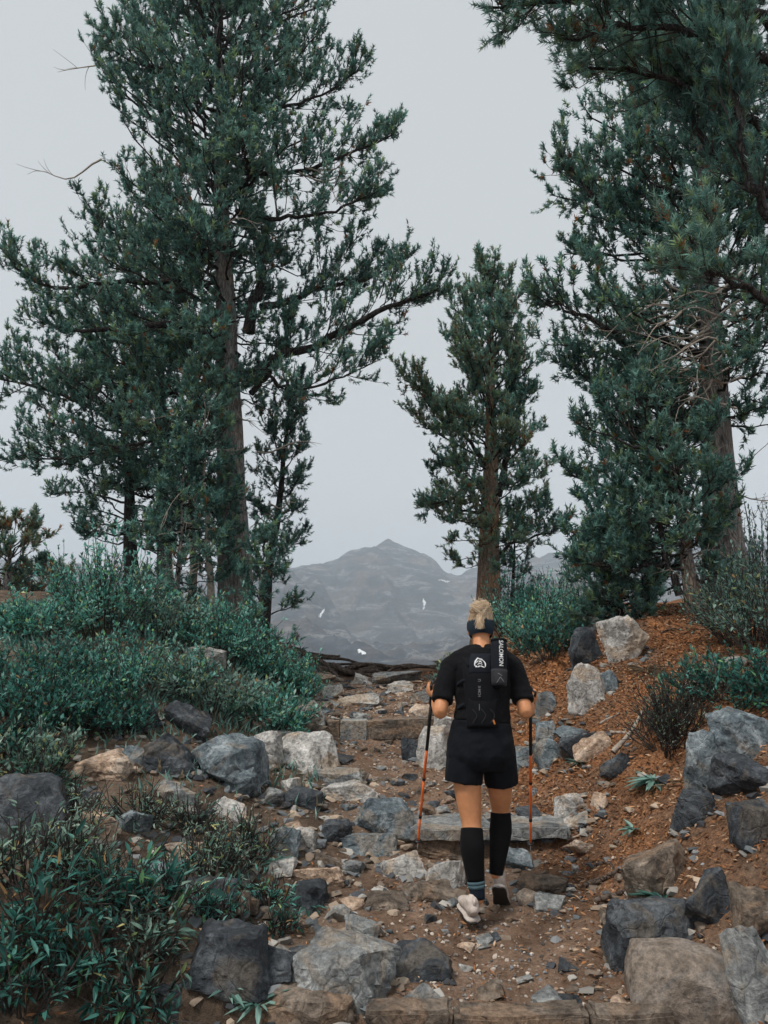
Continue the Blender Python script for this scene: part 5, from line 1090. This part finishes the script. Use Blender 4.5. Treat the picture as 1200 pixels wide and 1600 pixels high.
# running vest with a pole case, worn over the shirt
ves = empty('running_vest', q(752, 1085, 4.43), 'black running vest with white print and a tube case on the hiker back', 'vest')
def back_y(px, py):                                   # outer surface of the shirt there
    rows = TOR; yy = [r_[1] for r_ in rows][::-1]; cy_ = np.interp(py, yy, [r_[2] for r_ in rows][::-1]); hw_ = np.interp(py, yy, [r_[3] for r_ in rows][::-1]) + 4; dp = np.interp(py, yy, [r_[4] for r_ in rows][::-1]) + .018
    u = np.clip(abs(px - 753) / hw_, 0, .98); return cy_ - dp * math.sqrt(1 - u * u)
def panel(name, outline, mt, thick, par, nx_=14, ny_=18, lift=.004, side_drop=0.):
    """a padded panel over the back: outline rows (py, px_left, px_right)"""
    o_ = np.array(outline, float); pys = np.linspace(o_[0, 0], o_[-1, 0], ny_); Vo, Vi = [], []
    for i, py in enumerate(pys):
        xl, xr = np.interp(py, o_[:, 0], o_[:, 1]), np.interp(py, o_[:, 0], o_[:, 2])
        for j in range(nx_):
            u = j / (nx_ - 1); px = xl + (xr - xl) * u; ed = min(1, 4 * min(u, 1 - u) + .0) ** .5 * min(1, 4 * min(i, ny_ - 1 - i) / (ny_ - 1) + .0) ** .5
            Y = back_y(px, py); Vo.append(P(px, py, Y - lift - thick * ed)); Vi.append(P(px, py, Y + .012))
    V = np.array(Vo + Vi); n = nx_ * ny_; F = []
    for i in range(ny_ - 1):
        for j in range(nx_ - 1):
            a = i * nx_ + j; F += [[a, a + nx_, a + nx_ + 1, a + 1], [n + a, n + a + 1, n + a + nx_ + 1, n + a + nx_]]
    ring = [j for j in range(nx_)] + [i * nx_ + nx_ - 1 for i in range(1, ny_)] + [(ny_ - 1) * nx_ + j for j in range(nx_ - 2, -1, -1)] + [i * nx_ for i in range(ny_ - 2, 0, -1)]
    for a, b in zip(ring, ring[1:] + ring[:1]): F.append([a, b, n + b, n + a])
    return MB().add(V, np.array(F)).build(name, M[mt], par, True)
panel('back_panel', [(1022, 731, 776), (1040, 722, 784), (1070, 724, 782), (1105, 728, 780), (1138, 730, 779)], 'vest', .026, ves)
pp = panel('upper_pocket', [(1021, 736, 768), (1030, 733, 769), (1052, 733, 768)], 'vest_panel', .010, ves, lift=.028)
panel('lower_pocket', [(1092, 731, 777), (1136, 733, 776)], 'vest', .014, ves, lift=.022)
for sgn, (xa_, xb_) in ((-1, (738, 716)), (1, (768, 790))):
    C = curve([P(xa_, 1040, back_y(xa_, 1040) - .012), P(xb_ * .5 + xa_ * .5, 1027, 4.55), P(xb_ * .7 + xa_ * .3, 1021, 4.60), P(xb_ * .8 + xa_ * .2, 1028, 4.68), P(xb_, 1075, 4.68)], 22)
    MB().add(*loft(C, .030, .010, 14)).build('shoulder_strap', M['vest'], ves, True)
for py_ in (1062, 1100):
    for xa_, xb_ in ((726, 716), (781, 791)):
        C = curve([P(xa_, py_, back_y(xa_, py_) - .012), P(xb_, py_ + 6, back_y(xb_, py_ + 6) - .004), P(xb_ + (-3 if xb_ < 750 else 3), py_ + 10, 4.57)], 8); MB().add(*loft(C, .009, .004, 8, side=(0, 0, 1))).build('side_strap', M['vest_panel'], ves, True)
for k in range(3):
    C = curve([P(738 + 14 * k, 1108, back_y(750, 1108) - .042), P(745 + 14 * k, 1118, back_y(750, 1118) - .044), P(738 + 14 * k, 1130, back_y(750, 1130) - .040)], 8); MB().add(*loft(C, .0018, .0018, 6)).build('bungee_cord', M['grey_mesh'], ves, True)
MB().add(*limb([P(771, 1126, back_y(770, 1128) - .044), P(773, 1131, back_y(770, 1130) - .044)], [.006, .005], 5, 8)).build('toggle', M['toggle'], ves, True)
# the tube case
ca, cb = P(780, 1074, back_y(776, 1074) - .048), P(779.5, 999, 4.475); axc = nrm(cb - ca); Lc = np.linalg.norm(cb - ca)
cs = MB().add(*loft(ca + axc * (np.linspace(0, 1, 14) * Lc)[:, None], [.030, .040, .043, .044, .045, .0455, .046, .0465, .0468, .047, .047, .047, .045, .036], [.028, .037, .041, .042, .043, .043, .043, .044, .044, .044, .044, .044, .042, .034], 28)).build('pole_case', M['vest_panel'], ves, True)
MB().add(*loft(ca + axc * (np.array([.955, .965, 1.0, 1.012]) * Lc)[:, None], [.048, .0495, .046, .030], [.045, .0465, .043, .028], 26)).build('case_rim', M['vest'], cs, True)
MB().add(*loft(ca + axc * (np.linspace(.03, .36, 6) * Lc)[:, None], [.043, .0455, .047, .0475, .048, .048], [.040, .0425, .044, .0445, .045, .045], 26)).build('mesh_sleeve', M['grey_mesh'], cs, True)
MB().add(*limb([ca + axc * Lc * 1.0, ca + axc * Lc * 1.05 + [.004, 0, 0], ca + axc * Lc * 1.09], [.004, .004, .003], 6, 8)).build('pull_loop', M['vest'], cs, True)
for zz in (((-.022, .10), (.0, .22)), ((.0, .22), (.022, .12)), ((-.014, .30), (.012, .24))):
    (x0_, t0_), (x1_, t1_) = zz; C = curve([ca + axc * t0_ * Lc + [x0_, -.0455, 0], ca + axc * t1_ * Lc + [x1_, -.0462, 0]], 5); MB().add(*loft(C, .0018, .0012, 6)).build('bungee_cord', M['print_dim'], cs, True)
# lettering down the case, wrapped on its surface
def lettering(txt, name, centre, down, right, outw, length, mt, parent, cyl=None, bold=.012):
    cu = bpy.data.curves.new('lettering', 'FONT'); cu.body = txt; cu.size = 1; cu.offset = bold; cu.extrude = 0.0; cu.resolution_u = 3
    o = bpy.data.objects.new('lettering', cu); COL.objects.link(o); dg = bpy.context.evaluated_depsgraph_get(); me = bpy.data.meshes.new_from_object(o.evaluated_get(dg)); bpy.data.objects.remove(o)
    bm = bmesh.new(); bm.from_mesh(me); bmesh.ops.triangulate(bm, faces=bm.faces); bm.verts.index_update(); V = np.array([v.co for v in bm.verts]); F = np.array([[v.index for v in f.verts] for f in bm.faces]); bm.free()
    lo_, hi_ = V.min(0), V.max(0); V = V - (lo_ + hi_) / 2; k_ = length / (hi_[0] - lo_[0]); V = V * k_
    s_r = V[:, 1] * 1.15
    if cyl: W = centre + down * V[:, :1] + right * (np.sin(s_r / cyl) * cyl)[:, None] + outw * ((np.cos(s_r / cyl) - 1) * cyl + .0022)[:, None]
    else: W = centre + down * V[:, :1] + right * s_r[:, None] + outw * .002
    return MB().add(W, F).build(name, M[mt], parent)
outc = nrm(np.array([.06, -1, 0]) - axc * (np.array([.06, -1, 0]) @ axc)); outc = nrm(outc)
rtc = nrm(np.cross(axc, outc)); rtc = rtc if rtc[0] > 0 else -rtc
o2 = nrm(outc + rtc * .08); r2 = nrm(np.cross(axc, o2)); r2 = r2 if r2[0] > 0 else -r2
lettering('SALOMON', 'lettering', ca + axc * Lc * .68 + o2 * .0448, -axc, r2, o2, .150, 'print', cs, cyl=.0455)
def on_back(px, py, l): return P(px, py, back_y(px, py) - l)
dn_ = nrm(on_back(749, 1110, .034) - on_back(749, 1064, .034)); nb_ = nrm(np.array([0, -1.0, 0]) - dn_ * (-dn_[1]))
lettering('U', 'lettering', on_back(749, 1063, .034), -dn_, np.array([-1.0, 0, 0]), nb_, .013, 'print_dim', ves)
lettering('X·MCH', 'lettering', on_back(749, 1080, .036), dn_, np.array([1.0, 0, 0]), nb_, .062, 'print_dim', ves)
C = np.array([on_back(749, 1100, .036), on_back(749, 1110, .036)]); MB().add(*loft(curve(C, 4), .0016, .001, 6)).build('print_line', M['print_dim'], ves)
# the round white emblem on the upper pocket: a broken ring of brush strokes round a running figure
EM = [[(741.5, 1040), (742.5, 1034), (745, 1030), (746.5, 1027.5)], [(746.5, 1028), (749, 1029.5), (752, 1030), (755, 1032.5)], [(755, 1032), (758, 1036), (758.5, 1040), (757.5, 1042.5)], [(742, 1040), (746, 1042), (751, 1040.5), (757, 1043)], [(744, 1036), (747, 1032.5), (751, 1033.5), (753, 1036)], [(746, 1038.5), (750, 1036.5), (754, 1038.5)], [(748, 1035), (752, 1032)], [(743, 1042.5), (745, 1040)]]
eo = np.mean([on_back(750, 1036, .0405)], 0)
mb = MB()
for k, st_ in enumerate(EM):
    C = curve([on_back(a, b, .0415) for a, b in st_], 8); w_ = [.0042, .0036, .0034, .0042, .0028, .0026, .0022, .003][k]; mb.add(*loft(C, w_ * np.array([.5, .9, 1, 1.1, 1, .9, .8, .4]), .0012, 8))
mb.build('emblem', M['print'], pp)
